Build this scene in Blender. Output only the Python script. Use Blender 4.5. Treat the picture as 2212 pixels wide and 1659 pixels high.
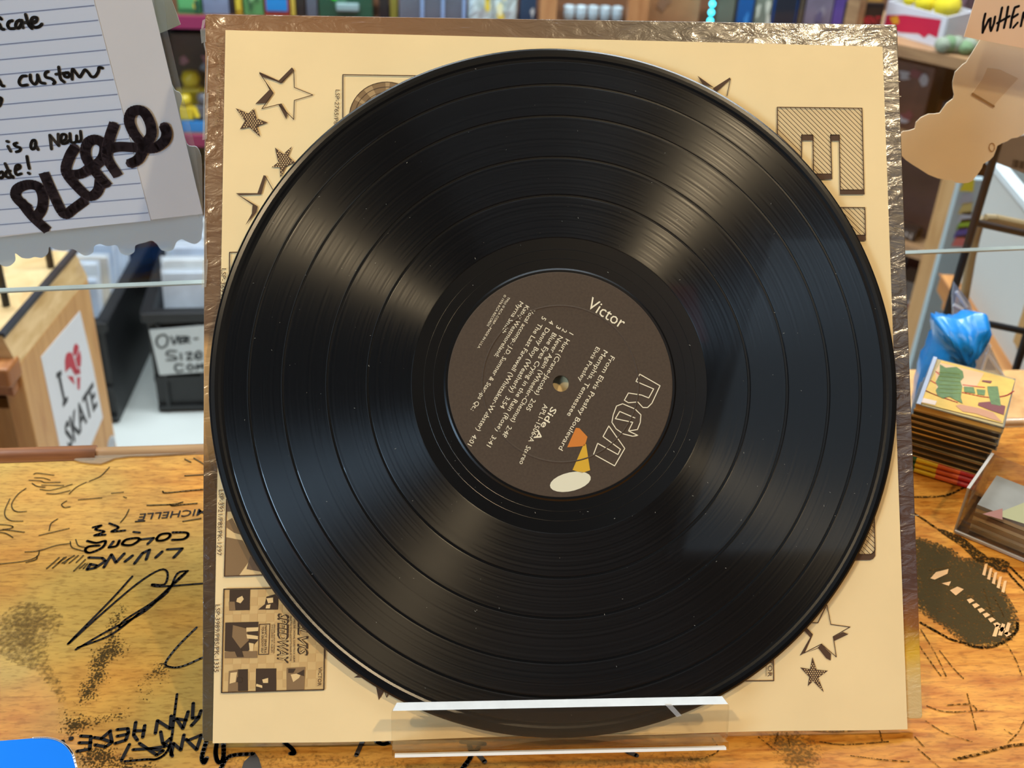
import bpy, bmesh, math, random
from mathutils import Vector, Matrix
from mathutils.geometry import tessellate_polygon
random.seed(7)
for o in list(bpy.data.objects): bpy.data.objects.remove(o)
scene = bpy.context.scene
COL = scene.collection

# ------------------------------------------------------------------ camera
FPX, CX, CY = 2500.0, 1106.0, 829.5
CAMP = Vector((-0.0636483, -0.33725764, 0.40089471))
M = Matrix(((0.9969362462613729, 0.0017104426232831265, 0.07819971404241707),
            (-0.06497224459624726, -0.5385509295230978, 0.8400842241953679),
            (0.04355144455019565, -0.8425912239608481, -0.5367898108028424)))
cam = bpy.data.cameras.new('camera'); cam_o = bpy.data.objects.new('camera', cam); COL.objects.link(cam_o)
cx_, cy_, cz_ = M @ Vector((1, 0, 0)), M @ Vector((0, -1, 0)), M @ Vector((0, 0, -1))
cam_o.matrix_world = Matrix(((cx_.x, cy_.x, cz_.x, CAMP.x), (cx_.y, cy_.y, cz_.y, CAMP.y), (cx_.z, cy_.z, cz_.z, CAMP.z), (0, 0, 0, 1)))
cam.sensor_width = 36; cam.lens = FPX / 2212 * 36; cam.clip_start = .01
cam.dof.use_dof = True; cam.dof.focus_distance = .515; cam.dof.aperture_fstop = 15
scene.camera = cam_o
# ------------------------------------------------------------------ light
world = bpy.data.worlds.new('world'); scene.world = world; world.use_nodes = True
world.node_tree.nodes['Background'].inputs[0].default_value = (.80, .90, 1, 1)
world.node_tree.nodes['Background'].inputs[1].default_value = .12
def area_light(name, loc, aim, size, size_y, power, color):
    l = bpy.data.lights.new(name, 'AREA'); l.shape = 'RECTANGLE'; l.size = size; l.size_y = size_y; l.energy = power; l.color = color
    o = bpy.data.objects.new(name, l); COL.objects.link(o); o.location = loc
    o.rotation_euler = (Vector(aim) - Vector(loc)).to_track_quat('-Z', 'Y').to_euler(); return o
def spot_light(name, loc, aim, power, color, radius=.035, angle=70):
    l = bpy.data.lights.new(name, 'SPOT'); l.energy = power; l.color = color; l.shadow_soft_size = radius; l.spot_size = math.radians(angle); l.spot_blend = .45
    o = bpy.data.objects.new(name, l); COL.objects.link(o); o.location = loc
    o.rotation_euler = (Vector(aim) - Vector(loc)).to_track_quat('-Z', 'Y').to_euler(); return o
LAMP1, LAMP2 = (.66, -.53, 1.62), (-.74, -.62, 1.58)
spot_light('track_spot_light', LAMP1, (.10, .0, .04), 38, (1, .78, .48), angle=46)
spot_light('track_spot_light', LAMP2, (.07, -.05, .0), 34, (1, .78, .48), angle=34)
area_light('window_daylight', (-1.9, -1.85, .75), (0, .1, .1), .8, .9, 33, (.52, .76, 1))
area_light('ceiling_and_fill_light', (0, .55, 1.66), (0, .55, 0), 1.2, .5, 7, (.80, .91, 1))  # cool fill added over the counter, clear of the record's reflection
area_light('ceiling_and_fill_light', (-.8, 1.5, 1.66), (-.8, 1.5, 0), 1.2, .6, 48, (.86, .95, 1))
area_light('ceiling_and_fill_light', (.9, 1.3, 1.66), (.9, 1.3, 0), 1.2, .6, 38, (.90, .96, 1))
vs = scene.view_settings
vs.view_transform = 'Standard'; vs.look = 'None'; vs.exposure = 0.14; vs.gamma = 1.0; vs.use_curve_mapping = False

# ------------------------------------------------------------------ helpers: rays
def ray(u, v): return M @ Vector(((u - CX) / FPX, (v - CY) / FPX, 1))
def PZ(u, v, z=0.0):
    d = ray(u, v); return CAMP + d * ((z - CAMP.z) / d.z)
def PY(u, v, y):
    d = ray(u, v); return CAMP + d * ((y - CAMP.y) / d.y)
class Frame:
    """a plane of the place (origin, x axis, y axis, outward normal); L() reads a photo point as a point of that plane"""
    def __init__(s, o, x, y):
        s.o = Vector(o); s.x = Vector(x).normalized(); s.y = Vector(y).normalized(); s.n = s.x.cross(s.y).normalized()
        s.mw = Matrix(((s.x.x, s.y.x, s.n.x, s.o.x), (s.x.y, s.y.y, s.n.y, s.o.y), (s.x.z, s.y.z, s.n.z, s.o.z), (0, 0, 0, 1)))
    def L(s, u, v, n=0.0):
        d = ray(u, v); t = ((s.o + s.n * n - CAMP).dot(s.n)) / d.dot(s.n); p = CAMP + d * t - s.o
        return Vector((p.dot(s.x), p.dot(s.y)))
    def pts(s, pts, n=0.0): return [s.L(u, v, n) for u, v in pts]
def Z(ox, oy, k, pts): return [(ox + x / k, oy + y / k) for x, y in pts]

SW, SH = .3025, .3115
SUP, SN = Vector((0, .614424, .788976)), Vector((0, -.788976, .614424))
S = Frame((-SW / 2, 0, .005), (1, 0, 0), SUP)
GD = Vector((.99384655, .11076567, 0))
G = Frame((-.283, .213, .105), GD, (0, 0, 1))
TOP = Frame((0, 0, 0), (1, 0, 0), (0, 1, 0))

# ------------------------------------------------------------------ helpers: materials
def srgb(r, g, b):
    f = lambda c: (c / 255 / 12.92) if c / 255 <= .04045 else ((c / 255 + .055) / 1.055) ** 2.4
    return (f(r), f(g), f(b), 1)
MATS = {}
def mat(name, col, rough=.5, metal=0, spec=.5, var=0, scale=40, bump=0, coat=0, emit=None, estr=1, crough=.08):
    if name in MATS: return MATS[name]
    m = bpy.data.materials.new(name); m.use_nodes = True; nt = m.node_tree; b = nt.nodes['Principled BSDF']
    c = srgb(*col); b.inputs['Base Color'].default_value = c; b.inputs['Roughness'].default_value = rough
    b.inputs['Metallic'].default_value = metal; b.inputs['Specular IOR Level'].default_value = spec
    b.inputs['Coat Weight'].default_value = coat; b.inputs['Coat Roughness'].default_value = crough
    if emit: b.inputs['Emission Color'].default_value = srgb(*emit); b.inputs['Emission Strength'].default_value = estr
    if var or bump:
        tc = nt.nodes.new('ShaderNodeTexCoord'); no = nt.nodes.new('ShaderNodeTexNoise'); no.inputs['Scale'].default_value = scale; no.inputs['Detail'].default_value = 6
        nt.links.new(tc.outputs['Object'], no.inputs['Vector'])
        if var:
            r = nt.nodes.new('ShaderNodeValToRGB'); r.color_ramp.elements[0].position = .3; r.color_ramp.elements[1].position = .7
            r.color_ramp.elements[0].color = tuple(x * (1 - var) for x in c[:3]) + (1,); r.color_ramp.elements[1].color = tuple(min(1, x * (1 + var)) for x in c[:3]) + (1,)
            nt.links.new(no.outputs['Fac'], r.inputs[0]); nt.links.new(r.outputs[0], b.inputs['Base Color'])
        if bump:
            bp = nt.nodes.new('ShaderNodeBump'); bp.inputs['Strength'].default_value = bump; bp.inputs['Distance'].default_value = .002
            nt.links.new(no.outputs['Fac'], bp.inputs['Height']); nt.links.new(bp.outputs[0], b.inputs['Normal'])
    MATS[name] = m; return m
def wood(name, c1, c2, sc=(2, 30, 30), rough=.5, coat=0, c3=None, bigscale=3):
    if name in MATS: return MATS[name]
    m = mat(name, c1, rough, coat=coat); nt = m.node_tree; b = nt.nodes['Principled BSDF']
    tc = nt.nodes.new('ShaderNodeTexCoord'); mp = nt.nodes.new('ShaderNodeMapping'); mp.inputs['Scale'].default_value = sc
    no = nt.nodes.new('ShaderNodeTexNoise'); no.inputs['Scale'].default_value = 3; no.inputs['Detail'].default_value = 8; no.inputs['Distortion'].default_value = .6
    r = nt.nodes.new('ShaderNodeValToRGB'); r.color_ramp.elements[0].position = .32; r.color_ramp.elements[1].position = .68
    r.color_ramp.elements[0].color = srgb(*c1); r.color_ramp.elements[1].color = srgb(*c2)
    nt.links.new(tc.outputs['Object'], mp.inputs[0]); nt.links.new(mp.outputs[0], no.inputs['Vector']); nt.links.new(no.outputs['Fac'], r.inputs[0])
    out = r.outputs[0]
    if c3:
        n2 = nt.nodes.new('ShaderNodeTexNoise'); n2.inputs['Scale'].default_value = bigscale; n2.inputs['Detail'].default_value = 4
        r2 = nt.nodes.new('ShaderNodeValToRGB'); r2.color_ramp.elements[0].position = .38; r2.color_ramp.elements[1].position = .58
        mx = nt.nodes.new('ShaderNodeMix'); mx.data_type = 'RGBA'; mx.inputs['B'].default_value = srgb(*c3)
        ml = nt.nodes.new('ShaderNodeMath'); ml.operation = 'MULTIPLY'; ml.inputs[1].default_value = .65
        nt.links.new(tc.outputs['Object'], n2.inputs['Vector']); nt.links.new(n2.outputs['Fac'], r2.inputs[0]); nt.links.new(r2.outputs[0], ml.inputs[0])
        nt.links.new(ml.outputs[0], mx.inputs['Factor']); nt.links.new(out, mx.inputs['A']); out = mx.outputs['Result']
    nt.links.new(out, b.inputs['Base Color'])
    bp = nt.nodes.new('ShaderNodeBump'); bp.inputs['Strength'].default_value = .15; bp.inputs['Distance'].default_value = .001
    nt.links.new(no.outputs['Fac'], bp.inputs['Height']); nt.links.new(bp.outputs[0], b.inputs['Normal'])
    return m
def clear(name, tint=(255, 255, 255), gloss=.06, rough=.03, haze=0.0, hazecol=(230, 235, 240)):
    """clear plastic: see-through with a surface reflection and, if hazy, a little scatter"""
    if name in MATS: return MATS[name]
    m = bpy.data.materials.new(name); m.use_nodes = True; nt = m.node_tree; nt.nodes.clear()
    out = nt.nodes.new('ShaderNodeOutputMaterial'); tr = nt.nodes.new('ShaderNodeBsdfTransparent'); tr.inputs[0].default_value = srgb(*tint)
    gl = nt.nodes.new('ShaderNodeBsdfGlossy'); gl.inputs['Roughness'].default_value = rough
    lw_ = nt.nodes.new('ShaderNodeLayerWeight'); lw_.inputs[0].default_value = .5
    pw = nt.nodes.new('ShaderNodeMath'); pw.operation = 'POWER'; pw.inputs[1].default_value = 5; nt.links.new(lw_.outputs['Facing'], pw.inputs[0])
    fr = nt.nodes.new('ShaderNodeMath'); fr.operation = 'MULTIPLY_ADD'; fr.inputs[1].default_value = .9; fr.inputs[2].default_value = gloss * .4; nt.links.new(pw.outputs[0], fr.inputs[0])
    mx = nt.nodes.new('ShaderNodeMixShader'); nt.links.new(fr.outputs[0], mx.inputs[0])
    src = tr.outputs[0]
    if haze:
        df = nt.nodes.new('ShaderNodeBsdfDiffuse'); df.inputs[0].default_value = srgb(*hazecol)
        m2 = nt.nodes.new('ShaderNodeMixShader'); m2.inputs[0].default_value = haze
        nt.links.new(src, m2.inputs[1]); nt.links.new(df.outputs[0], m2.inputs[2]); src = m2.outputs[0]
    nt.links.new(src, mx.inputs[1]); nt.links.new(gl.outputs[0], mx.inputs[2]); nt.links.new(mx.outputs[0], out.inputs[0])
    MATS[name] = m; return m
def charcoal(name, col, scale=900, lo=.45, hi=.6, amount=1, fade=False):
    """dry charcoal: dark grains over bare wood"""
    if name in MATS: return MATS[name]
    m = bpy.data.materials.new(name); m.use_nodes = True; nt = m.node_tree; nt.nodes.clear()
    out = nt.nodes.new('ShaderNodeOutputMaterial'); tr = nt.nodes.new('ShaderNodeBsdfTransparent'); df = nt.nodes.new('ShaderNodeBsdfDiffuse'); df.inputs[0].default_value = srgb(*col)
    tc = nt.nodes.new('ShaderNodeTexCoord'); no = nt.nodes.new('ShaderNodeTexNoise'); no.inputs['Scale'].default_value = scale; no.inputs['Detail'].default_value = 3
    r = nt.nodes.new('ShaderNodeValToRGB'); r.color_ramp.elements[0].position = lo; r.color_ramp.elements[1].position = hi; r.color_ramp.elements[1].color = (amount, amount, amount, 1)
    mx = nt.nodes.new('ShaderNodeMixShader'); fac = no.outputs['Fac']
    if fade:   # grains thin out towards the edge of the rubbed patch
        at = nt.nodes.new('ShaderNodeAttribute'); at.attribute_name = 'fade'; mm = nt.nodes.new('ShaderNodeMath'); mm.operation = 'MULTIPLY_ADD'; mm.inputs[1].default_value = .22; mm.inputs[2].default_value = -.19
        n3 = nt.nodes.new('ShaderNodeTexNoise'); n3.inputs['Scale'].default_value = 120; nt.links.new(tc.outputs['Object'], n3.inputs['Vector'])
        m3 = nt.nodes.new('ShaderNodeMath'); m3.operation = 'MULTIPLY_ADD'; m3.inputs[1].default_value = .30; m3.inputs[2].default_value = -.13; nt.links.new(n3.outputs['Fac'], m3.inputs[0])
        ad = nt.nodes.new('ShaderNodeMath'); ad.operation = 'ADD'; a2 = nt.nodes.new('ShaderNodeMath'); a2.operation = 'ADD'
        nt.links.new(at.outputs['Fac'], mm.inputs[0]); nt.links.new(mm.outputs[0], ad.inputs[0]); nt.links.new(fac, ad.inputs[1]); nt.links.new(ad.outputs[0], a2.inputs[0]); nt.links.new(m3.outputs[0], a2.inputs[1]); fac = a2.outputs[0]
    nt.links.new(tc.outputs['Object'], no.inputs['Vector']); nt.links.new(fac, r.inputs[0]); nt.links.new(r.outputs[0], mx.inputs[0])
    nt.links.new(tr.outputs[0], mx.inputs[1]); nt.links.new(df.outputs[0], mx.inputs[2]); nt.links.new(mx.outputs[0], out.inputs[0])
    MATS[name] = m; return m

# ------------------------------------------------------------------ helpers: meshes
def smudge(name, poly, m, parent, z, soft=.006, cell=.0016):
    """a rubbed patch as a fine grid carrying how far each vertex is from the patch's edge"""
    P = [Vector((p[0], p[1])) for p in poly]; xs = [p.x for p in P]; ys = [p.y for p in P]
    def dist(q):
        c = False; best = 9
        for i in range(len(P)):
            a, b = P[i], P[i - 1]; d = b - a; t = max(0, min(1, (q - a).dot(d) / max(d.length_squared, 1e-12))); best = min(best, (a + d * t - q).length)
            if (a.y > q.y) != (b.y > q.y) and q.x < (b.x - a.x) * (q.y - a.y) / (b.y - a.y) + a.x: c = not c
        return best if c else 0
    nx = int((max(xs) - min(xs)) / cell) + 2; ny = int((max(ys) - min(ys)) / cell) + 2; D = {}
    for j in range(ny):
        for i in range(nx): D[i, j] = dist(Vector((min(xs) + i * cell, min(ys) + j * cell)))
    idx = {}; vs = []; fs = []; fv = []
    for j in range(ny - 1):
        for i in range(nx - 1):
            q = [(i, j), (i + 1, j), (i + 1, j + 1), (i, j + 1)]
            if max(D[k] for k in q) <= 0: continue
            f = []
            for k in q:
                if k not in idx: idx[k] = len(vs); vs.append((min(xs) + k[0] * cell, min(ys) + k[1] * cell, z)); fv.append(min(1, D[k] / soft))
                f.append(idx[k])
            fs.append(tuple(f))
    me = bpy.data.meshes.new(name); me.from_pydata(vs, [], fs); me.attributes.new('fade', 'FLOAT', 'POINT').data.foreach_set('value', fv)
    o = bpy.data.objects.new(name, me); COL.objects.link(o); me.materials.append(m); o.parent = parent; return o
class MB:
    def __init__(s): s.v = []; s.f = []
    def add(s, vs, fs):
        k = len(s.v); s.v += [tuple(v) for v in vs]; s.f += [tuple(i + k for i in f) for f in fs]; return s
    def box(s, c, d, rot=None):
        c = Vector(c); vs = [Vector((x * d[0] / 2, y * d[1] / 2, z * d[2] / 2)) for x in (-1, 1) for y in (-1, 1) for z in (-1, 1)]
        if rot: vs = [rot @ v for v in vs]
        return s.add([v + c for v in vs], [(0, 1, 3, 2), (4, 6, 7, 5), (0, 4, 5, 1), (2, 3, 7, 6), (0, 2, 6, 4), (1, 5, 7, 3)])
    def poly(s, pts, z=0):
        t = tessellate_polygon([[Vector((p[0], p[1], 0)) for p in pts]])
        vs = [(p[0], p[1], z) for p in pts]; fs = []
        for a, b, c in t:
            n = (Vector(vs[b]) - Vector(vs[a])).cross(Vector(vs[c]) - Vector(vs[a]))
            fs.append((a, b, c) if n.z >= 0 else (a, c, b))
        return s.add(vs, fs)
    def prism(s, pts, z0, z1):
        if sum(pts[i][0] * pts[(i + 1) % len(pts)][1] - pts[(i + 1) % len(pts)][0] * pts[i][1] for i in range(len(pts))) < 0: pts = list(reversed(pts))
        n = len(pts); t = tessellate_polygon([[Vector((p[0], p[1], 0)) for p in pts]]); vs = [(p[0], p[1], z0) for p in pts] + [(p[0], p[1], z1) for p in pts]; fs = []
        for a, b, c in t:
            nn = (Vector(vs[b]) - Vector(vs[a])).cross(Vector(vs[c]) - Vector(vs[a]))
            if nn.z < 0: b, c = c, b
            fs += [(a + n, b + n, c + n), (a, c, b)]
        fs += [(i, (i + 1) % n, n + (i + 1) % n, n + i) for i in range(n)]
        return s.add(vs, fs)
    def ribbon(s, pts, w, z=0, smooth=False, cap=True):
        pts = [Vector((p[0], p[1])) for p in pts]
        if smooth and len(pts) > 2: pts = catmull(pts)
        for a, b in zip(pts, pts[1:]):
            d = b - a
            if d.length < 1e-7: continue
            d.normalize(); q = Vector((-d.y, d.x)) * w / 2
            s.add([(*(a - q), z), (*(b - q), z), (*(b + q), z), (*(a + q), z)], [(0, 1, 2, 3)])
        if cap:
            for p in (pts if cap is True else pts[1:-1]):
                s.add([(p.x + math.cos(k * math.pi / 4) * w / 2, p.y + math.sin(k * math.pi / 4) * w / 2, z) for k in range(8)], [tuple(range(8))])
        return s
    def disc(s, c, r, z=0, n=16): return s.add([(c[0] + r * math.cos(k * 2 * math.pi / n), c[1] + r * math.sin(k * 2 * math.pi / n), z) for k in range(n)], [tuple(range(n))])
    def tube(s, a, b, r, n=10, r2=None):
        a, b = Vector(a), Vector(b); d = (b - a).normalized(); u = d.orthogonal().normalized(); w = d.cross(u); r2 = r if r2 is None else r2
        vs = [a + (u * math.cos(k * 2 * math.pi / n) + w * math.sin(k * 2 * math.pi / n)) * r for k in range(n)] + [b + (u * math.cos(k * 2 * math.pi / n) + w * math.sin(k * 2 * math.pi / n)) * r2 for k in range(n)]
        return s.add(vs, [(k, (k + 1) % n, n + (k + 1) % n, n + k) for k in range(n)] + [tuple(reversed(range(n))), tuple(range(n, 2 * n))])
    def lathe(s, prof, n=64, close=False):
        k0 = len(prof); vs = []; fs = []
        for i in range(n):
            a = 2 * math.pi * i / n
            vs += [(r * math.cos(a), r * math.sin(a), z) for r, z in prof]
        for i in range(n):
            j = (i + 1) % n
            for k in range(k0 if close else k0 - 1):
                l = (k + 1) % k0; fs.append((i * k0 + k, j * k0 + k, j * k0 + l, i * k0 + l))
        return s.add(vs, fs)
    def grid(s, f, nu, nv):
        vs = [f(i / nu, j / nv) for j in range(nv + 1) for i in range(nu + 1)]
        return s.add(vs, [(j * (nu + 1) + i, j * (nu + 1) + i + 1, (j + 1) * (nu + 1) + i + 1, (j + 1) * (nu + 1) + i) for j in range(nv) for i in range(nu)])
    def mesh(s, name, smooth=False):
        me = bpy.data.meshes.new(name); me.from_pydata(s.v, [], s.f); me.update()
        if smooth:
            me.polygons.foreach_set('use_smooth', [True] * len(me.polygons))
        return me
    def build(s, name, m, parent=None, smooth=False, bevel=0, label=None, kind=None):
        o = bpy.data.objects.new(name, s.mesh(name, smooth)); COL.objects.link(o); o.data.materials.append(m)
        if parent: o.parent = parent
        if bevel:
            b = o.modifiers.new('bevel', 'BEVEL'); b.width = bevel; b.segments = 2; b.limit_method = 'ANGLE'
        if label: o['label'] = label
        if kind: o['kind'] = kind
        return o
def catmull(p, n=7):
    out = []; q = [p[0] * 2 - p[1]] + list(p) + [p[-1] * 2 - p[-2]]
    for i in range(1, len(q) - 2):
        for k in range(n):
            t = k / n
            out.append(.5 * ((2 * q[i]) + (q[i + 1] - q[i - 1]) * t + (2 * q[i - 1] - 5 * q[i] + 4 * q[i + 1] - q[i + 2]) * t * t + (3 * q[i] - q[i - 1] - 3 * q[i + 1] + q[i + 2]) * t ** 3))
    return out + [p[-1]]
def thing(name, label, cat, frame=None, loc=(0, 0, 0), rz=0, group=None):
    o = bpy.data.objects.new(name, None); COL.objects.link(o); o.empty_display_size = .02
    if frame: o.matrix_world = frame.mw
    else: o.location = loc; o.rotation_euler = (0, 0, rz)
    o['label'] = label; o['category'] = cat
    if group: o['group'] = group
    return o
def tag(o, label, cat, group=None):
    o['label'] = label; o['category'] = cat
    if group: o['group'] = group
    return o
def struct(o, label=None):
    o['kind'] = 'structure'
    if label: o['label'] = label
    return o
def text_mb(mb, s, start, end, height, z=0, bold=0, shear=0, fit=True):
    """lettering from start to end (2D, along the letters' middle line) with the given capital height"""
    cu = bpy.data.curves.new('t', 'FONT'); cu.body = s; cu.size = 1; cu.resolution_u = 2; cu.offset = bold; cu.shear = shear
    o = bpy.data.objects.new('t', cu); me = bpy.data.meshes.new_from_object(o)
    vs = [v.co.copy() for v in me.vertices]; fs = [tuple(p.vertices) for p in me.polygons]
    x0 = min(v.x for v in vs); x1 = max(v.x for v in vs)
    a, b = Vector(start[:2]), Vector(end[:2]); d = b - a; L = d.length; e1 = d / L; e2 = Vector((-e1.y, e1.x))
    sx = L / (x1 - x0) if fit else height / .69; sy = height / .69
    mb.add([(*(a + e1 * ((v.x - x0) * sx) + e2 * ((v.y - .345) * sy)), z) for v in vs], fs)
    bpy.data.objects.remove(o); bpy.data.curves.remove(cu); bpy.data.meshes.remove(me); return mb
def hatch(mb, poly, ang, step, w, z):
    d = Vector((math.cos(ang), math.sin(ang))); q = Vector((-d.y, d.x)); ps = [Vector(p) for p in poly]
    lo, hi = min(p.dot(q) for p in ps), max(p.dot(q) for p in ps); k = lo + step / 2
    while k < hi:
        xs = []
        for i in range(len(ps)):
            a, b = ps[i], ps[(i + 1) % len(ps)]; ka, kb = a.dot(q) - k, b.dot(q) - k
            if (ka < 0) != (kb < 0): xs.append((a + (b - a) * (ka / (ka - kb))).dot(d))
        xs.sort()
        for i in range(0, len(xs) - 1, 2): mb.ribbon([d * xs[i] + q * k, d * xs[i + 1] + q * k], w, z, cap=False)
        k += step

# ================================================================== STRUCTURE
FLOOR = -.9
floor_m = mat('floor_vinyl', (205, 212, 208), .35, var=.05, scale=6)
struct(MB().box((0, .9, FLOOR - .02), (6.4, 7.4, .04)).build('floor', floor_m))
wall_m = mat('wall_brown_paint', (112, 84, 62), .6, var=.12, scale=4)
struct(MB().box((0, 2.62, .4), (6.4, .04, 2.6)).build('wall_back', wall_m))
struct(MB().box((3.22, .9, .4), (.04, 7.4, 2.6)).build('wall_right', wall_m))
struct(MB().box((-3.22, .9, .4), (.04, 7.4, 2.6)).build('wall_left', wall_m))
wall_f = mat('wall_grey_paint', (52, 54, 56), .7)
struct(MB().box((0, -2.82, .4), (6.4, .04, 2.6)).build('wall_front', wall_f))
ceil_m = mat('ceiling_paint', (44, 46, 48), .7, var=.1, scale=2)
struct(MB().box((0, .9, 1.72), (6.4, 7.4, .04)).build('ceiling', ceil_m))
# storefront window behind the counter, seen only as the cool sheen on the record
glow = mat('daylight_pane', (20, 25, 30), .3, emit=(190, 220, 255), estr=1.2)
w = struct(MB().box((-1.98, -1.95, .75), (.02, .02, .02)).build('window_1', mat('window_frame_paint', (60, 58, 55), .5)))
rq = (Vector((0, .1, .1)) - Vector((-1.98, -1.92, .75))).to_track_quat('-Z', 'Y').to_matrix()
w.data = MB().add([], []).box((-1.98, -1.92, .75), (1.46, .05, .04), rq).mesh('window_1')
mbw = MB()
for dx, dy, sx, sy in ((0, .58, 1.46, .05), (0, -.58, 1.46, .05), (-.7, 0, .05, 1.2), (.7, 0, .05, 1.2), (0, 0, .03, 1.15)):
    mbw.box(Vector((-1.98, -1.92, .75)) + rq @ Vector((dx, dy, 0)), (sx, sy, .04), rq)
w.data = mbw.mesh('window_1'); w.data.materials.append(MATS['window_frame_paint'])
for dx in (-.35, .35):
    MB().box(Vector((-1.98, -1.92, .75)) + rq @ Vector((dx, 0, .01)), (.66, 1.1, .008), rq).build('pane', glow, w)

# ceiling light panels
def ceiling_panel(x, y, lab, estr=2.2, sx=1.2, sy=.6, col=(225, 238, 255)):
    t = thing('ceiling_and_added_panel', lab, 'ceiling light', loc=(x, y, 1.68))
    f = MB()
    for dx, dy, a, b in ((0, sy / 2, sx + .04, .03), (0, -sy / 2, sx + .04, .03), (sx / 2, 0, .03, sy), (-sx / 2, 0, .03, sy)): f.box((dx, dy, .005), (a, b, .03))
    f.build('frame', mat('white_metal', (225, 225, 225), .4), t)
    MB().box((0, 0, .012), (sx, sy, .01)).build('diffuser', mat('diffuser_glow_%g' % estr, (230, 235, 240), .4, emit=col, estr=estr), t)
ceiling_panel(-.8, 1.5, 'rectangular ceiling light panel above the black crates')
ceiling_panel(.9, 1.3, 'rectangular ceiling light panel above the white bin')
ceiling_panel(0, .55, 'rectangular ceiling light panel above the counter', 1.0, 1.2, .5)  # fixture added to go with the cool fill light
ceiling_panel(.98, -1.68, 'dim blue-white ceiling panel mirrored in the right of the record', .8, .62, 1.2, (190, 215, 235))  # glowing panel added to put a bluish reflection on the record
def track_spot(loc, lab):
    t = thing('track_spotlight', lab, 'lamp', loc=loc)
    d = (Vector((0, .1, .1)) - Vector(loc)).normalized(); blk = mat('black_metal', (22, 22, 22), .4)
    MB().tube(-d * .02, -d * .12, .05, 20, .035).build('housing', blk, t, smooth=False)
    MB().tube(Vector((0, 0, .06)) - d * .08, (0, 0, 1.70 - loc[2]), .008).build('stem', blk, t)
    MB().tube(-d * .021, -d * .018, .044, 20).build('bulb', mat('warm_bulb', (255, 230, 190), .4, emit=(255, 190, 110), estr=14), t)
track_spot(LAMP1, 'warm track spotlight above right of the record'); track_spot(LAMP2, 'warm track spotlight above left of the record')
# added red panel standing in for a red shirt mirrored in the record
b = thing('red_shirt_stand_in', 'deep red banner mirrored as a red patch in the record', 'banner', loc=(.285, -.70, .95))
MB().box((0, 0, .065), (.13, .004, .125)).build('cloth', mat('red_cloth', (190, 20, 45), .8), b)
MB().tube((-.07, 0, .13), (.07, 0, .13), .004).build('rod', MATS['black_metal'], b)
for sx in (-.06, .06): MB().tube((sx, 0, .13), (sx, 0, .75), .001, 6).build('cord', MATS['black_metal'], b)

# ================================================================== COUNTER
def edge_y(x): return .213 + (x + .303) * .0531
ctr = thing('counter', 'varnished wooden counter top covered with marker drawings and signatures', 'counter', loc=(0, 0, 0))
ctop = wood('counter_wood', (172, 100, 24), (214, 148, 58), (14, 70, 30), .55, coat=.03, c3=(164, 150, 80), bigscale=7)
ctop.node_tree.nodes['Principled BSDF'].inputs['Specular IOR Level'].default_value = .12
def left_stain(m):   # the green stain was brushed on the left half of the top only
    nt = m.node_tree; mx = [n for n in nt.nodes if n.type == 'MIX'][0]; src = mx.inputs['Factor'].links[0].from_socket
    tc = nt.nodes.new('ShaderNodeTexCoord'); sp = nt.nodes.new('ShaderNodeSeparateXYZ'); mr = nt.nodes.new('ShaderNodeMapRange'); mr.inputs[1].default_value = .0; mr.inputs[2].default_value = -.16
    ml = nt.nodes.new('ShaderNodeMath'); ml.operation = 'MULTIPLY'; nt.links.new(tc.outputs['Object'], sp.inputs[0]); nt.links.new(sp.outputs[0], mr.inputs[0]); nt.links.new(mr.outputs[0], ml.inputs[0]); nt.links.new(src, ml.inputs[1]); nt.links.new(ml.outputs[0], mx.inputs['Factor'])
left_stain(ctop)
def flecks(m):   # short dark grain flecks of the wood
    nt = m.node_tree; b = nt.nodes['Principled BSDF']; src = b.inputs['Base Color'].links[0].from_socket
    tc = nt.nodes.new('ShaderNodeTexCoord'); mp = nt.nodes.new('ShaderNodeMapping'); mp.inputs['Scale'].default_value = (90, 300, 1); no = nt.nodes.new('ShaderNodeTexNoise'); no.inputs['Scale'].default_value = 2; no.inputs['Detail'].default_value = 3
    r = nt.nodes.new('ShaderNodeValToRGB'); r.color_ramp.elements[0].position = .34; r.color_ramp.elements[0].color = (.45, .36, .25, 1); r.color_ramp.elements[1].position = .50; r.color_ramp.elements[1].color = (1, 1, 1, 1)
    mx = nt.nodes.new('ShaderNodeMix'); mx.data_type = 'RGBA'; mx.blend_type = 'MULTIPLY'; mx.inputs['Factor'].default_value = .5
    nt.links.new(tc.outputs['Object'], mp.inputs[0]); nt.links.new(mp.outputs[0], no.inputs['Vector']); nt.links.new(no.outputs['Fac'], r.inputs[0]); nt.links.new(src, mx.inputs['A']); nt.links.new(r.outputs[0], mx.inputs['B']); nt.links.new(mx.outputs['Result'], b.inputs['Base Color'])
flecks(ctop)
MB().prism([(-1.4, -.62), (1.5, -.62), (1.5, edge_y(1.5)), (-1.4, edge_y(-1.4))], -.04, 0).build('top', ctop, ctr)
MB().prism([(-1.4, -.58), (1.5, -.58), (1.5, edge_y(1.5) - .03), (-1.4, edge_y(-1.4) - .03)], FLOOR, -.04).build('base_cabinet', wood('counter_panel_wood', (120, 78, 40), (150, 100, 55), (20, 20, 2)), ctr)
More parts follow.
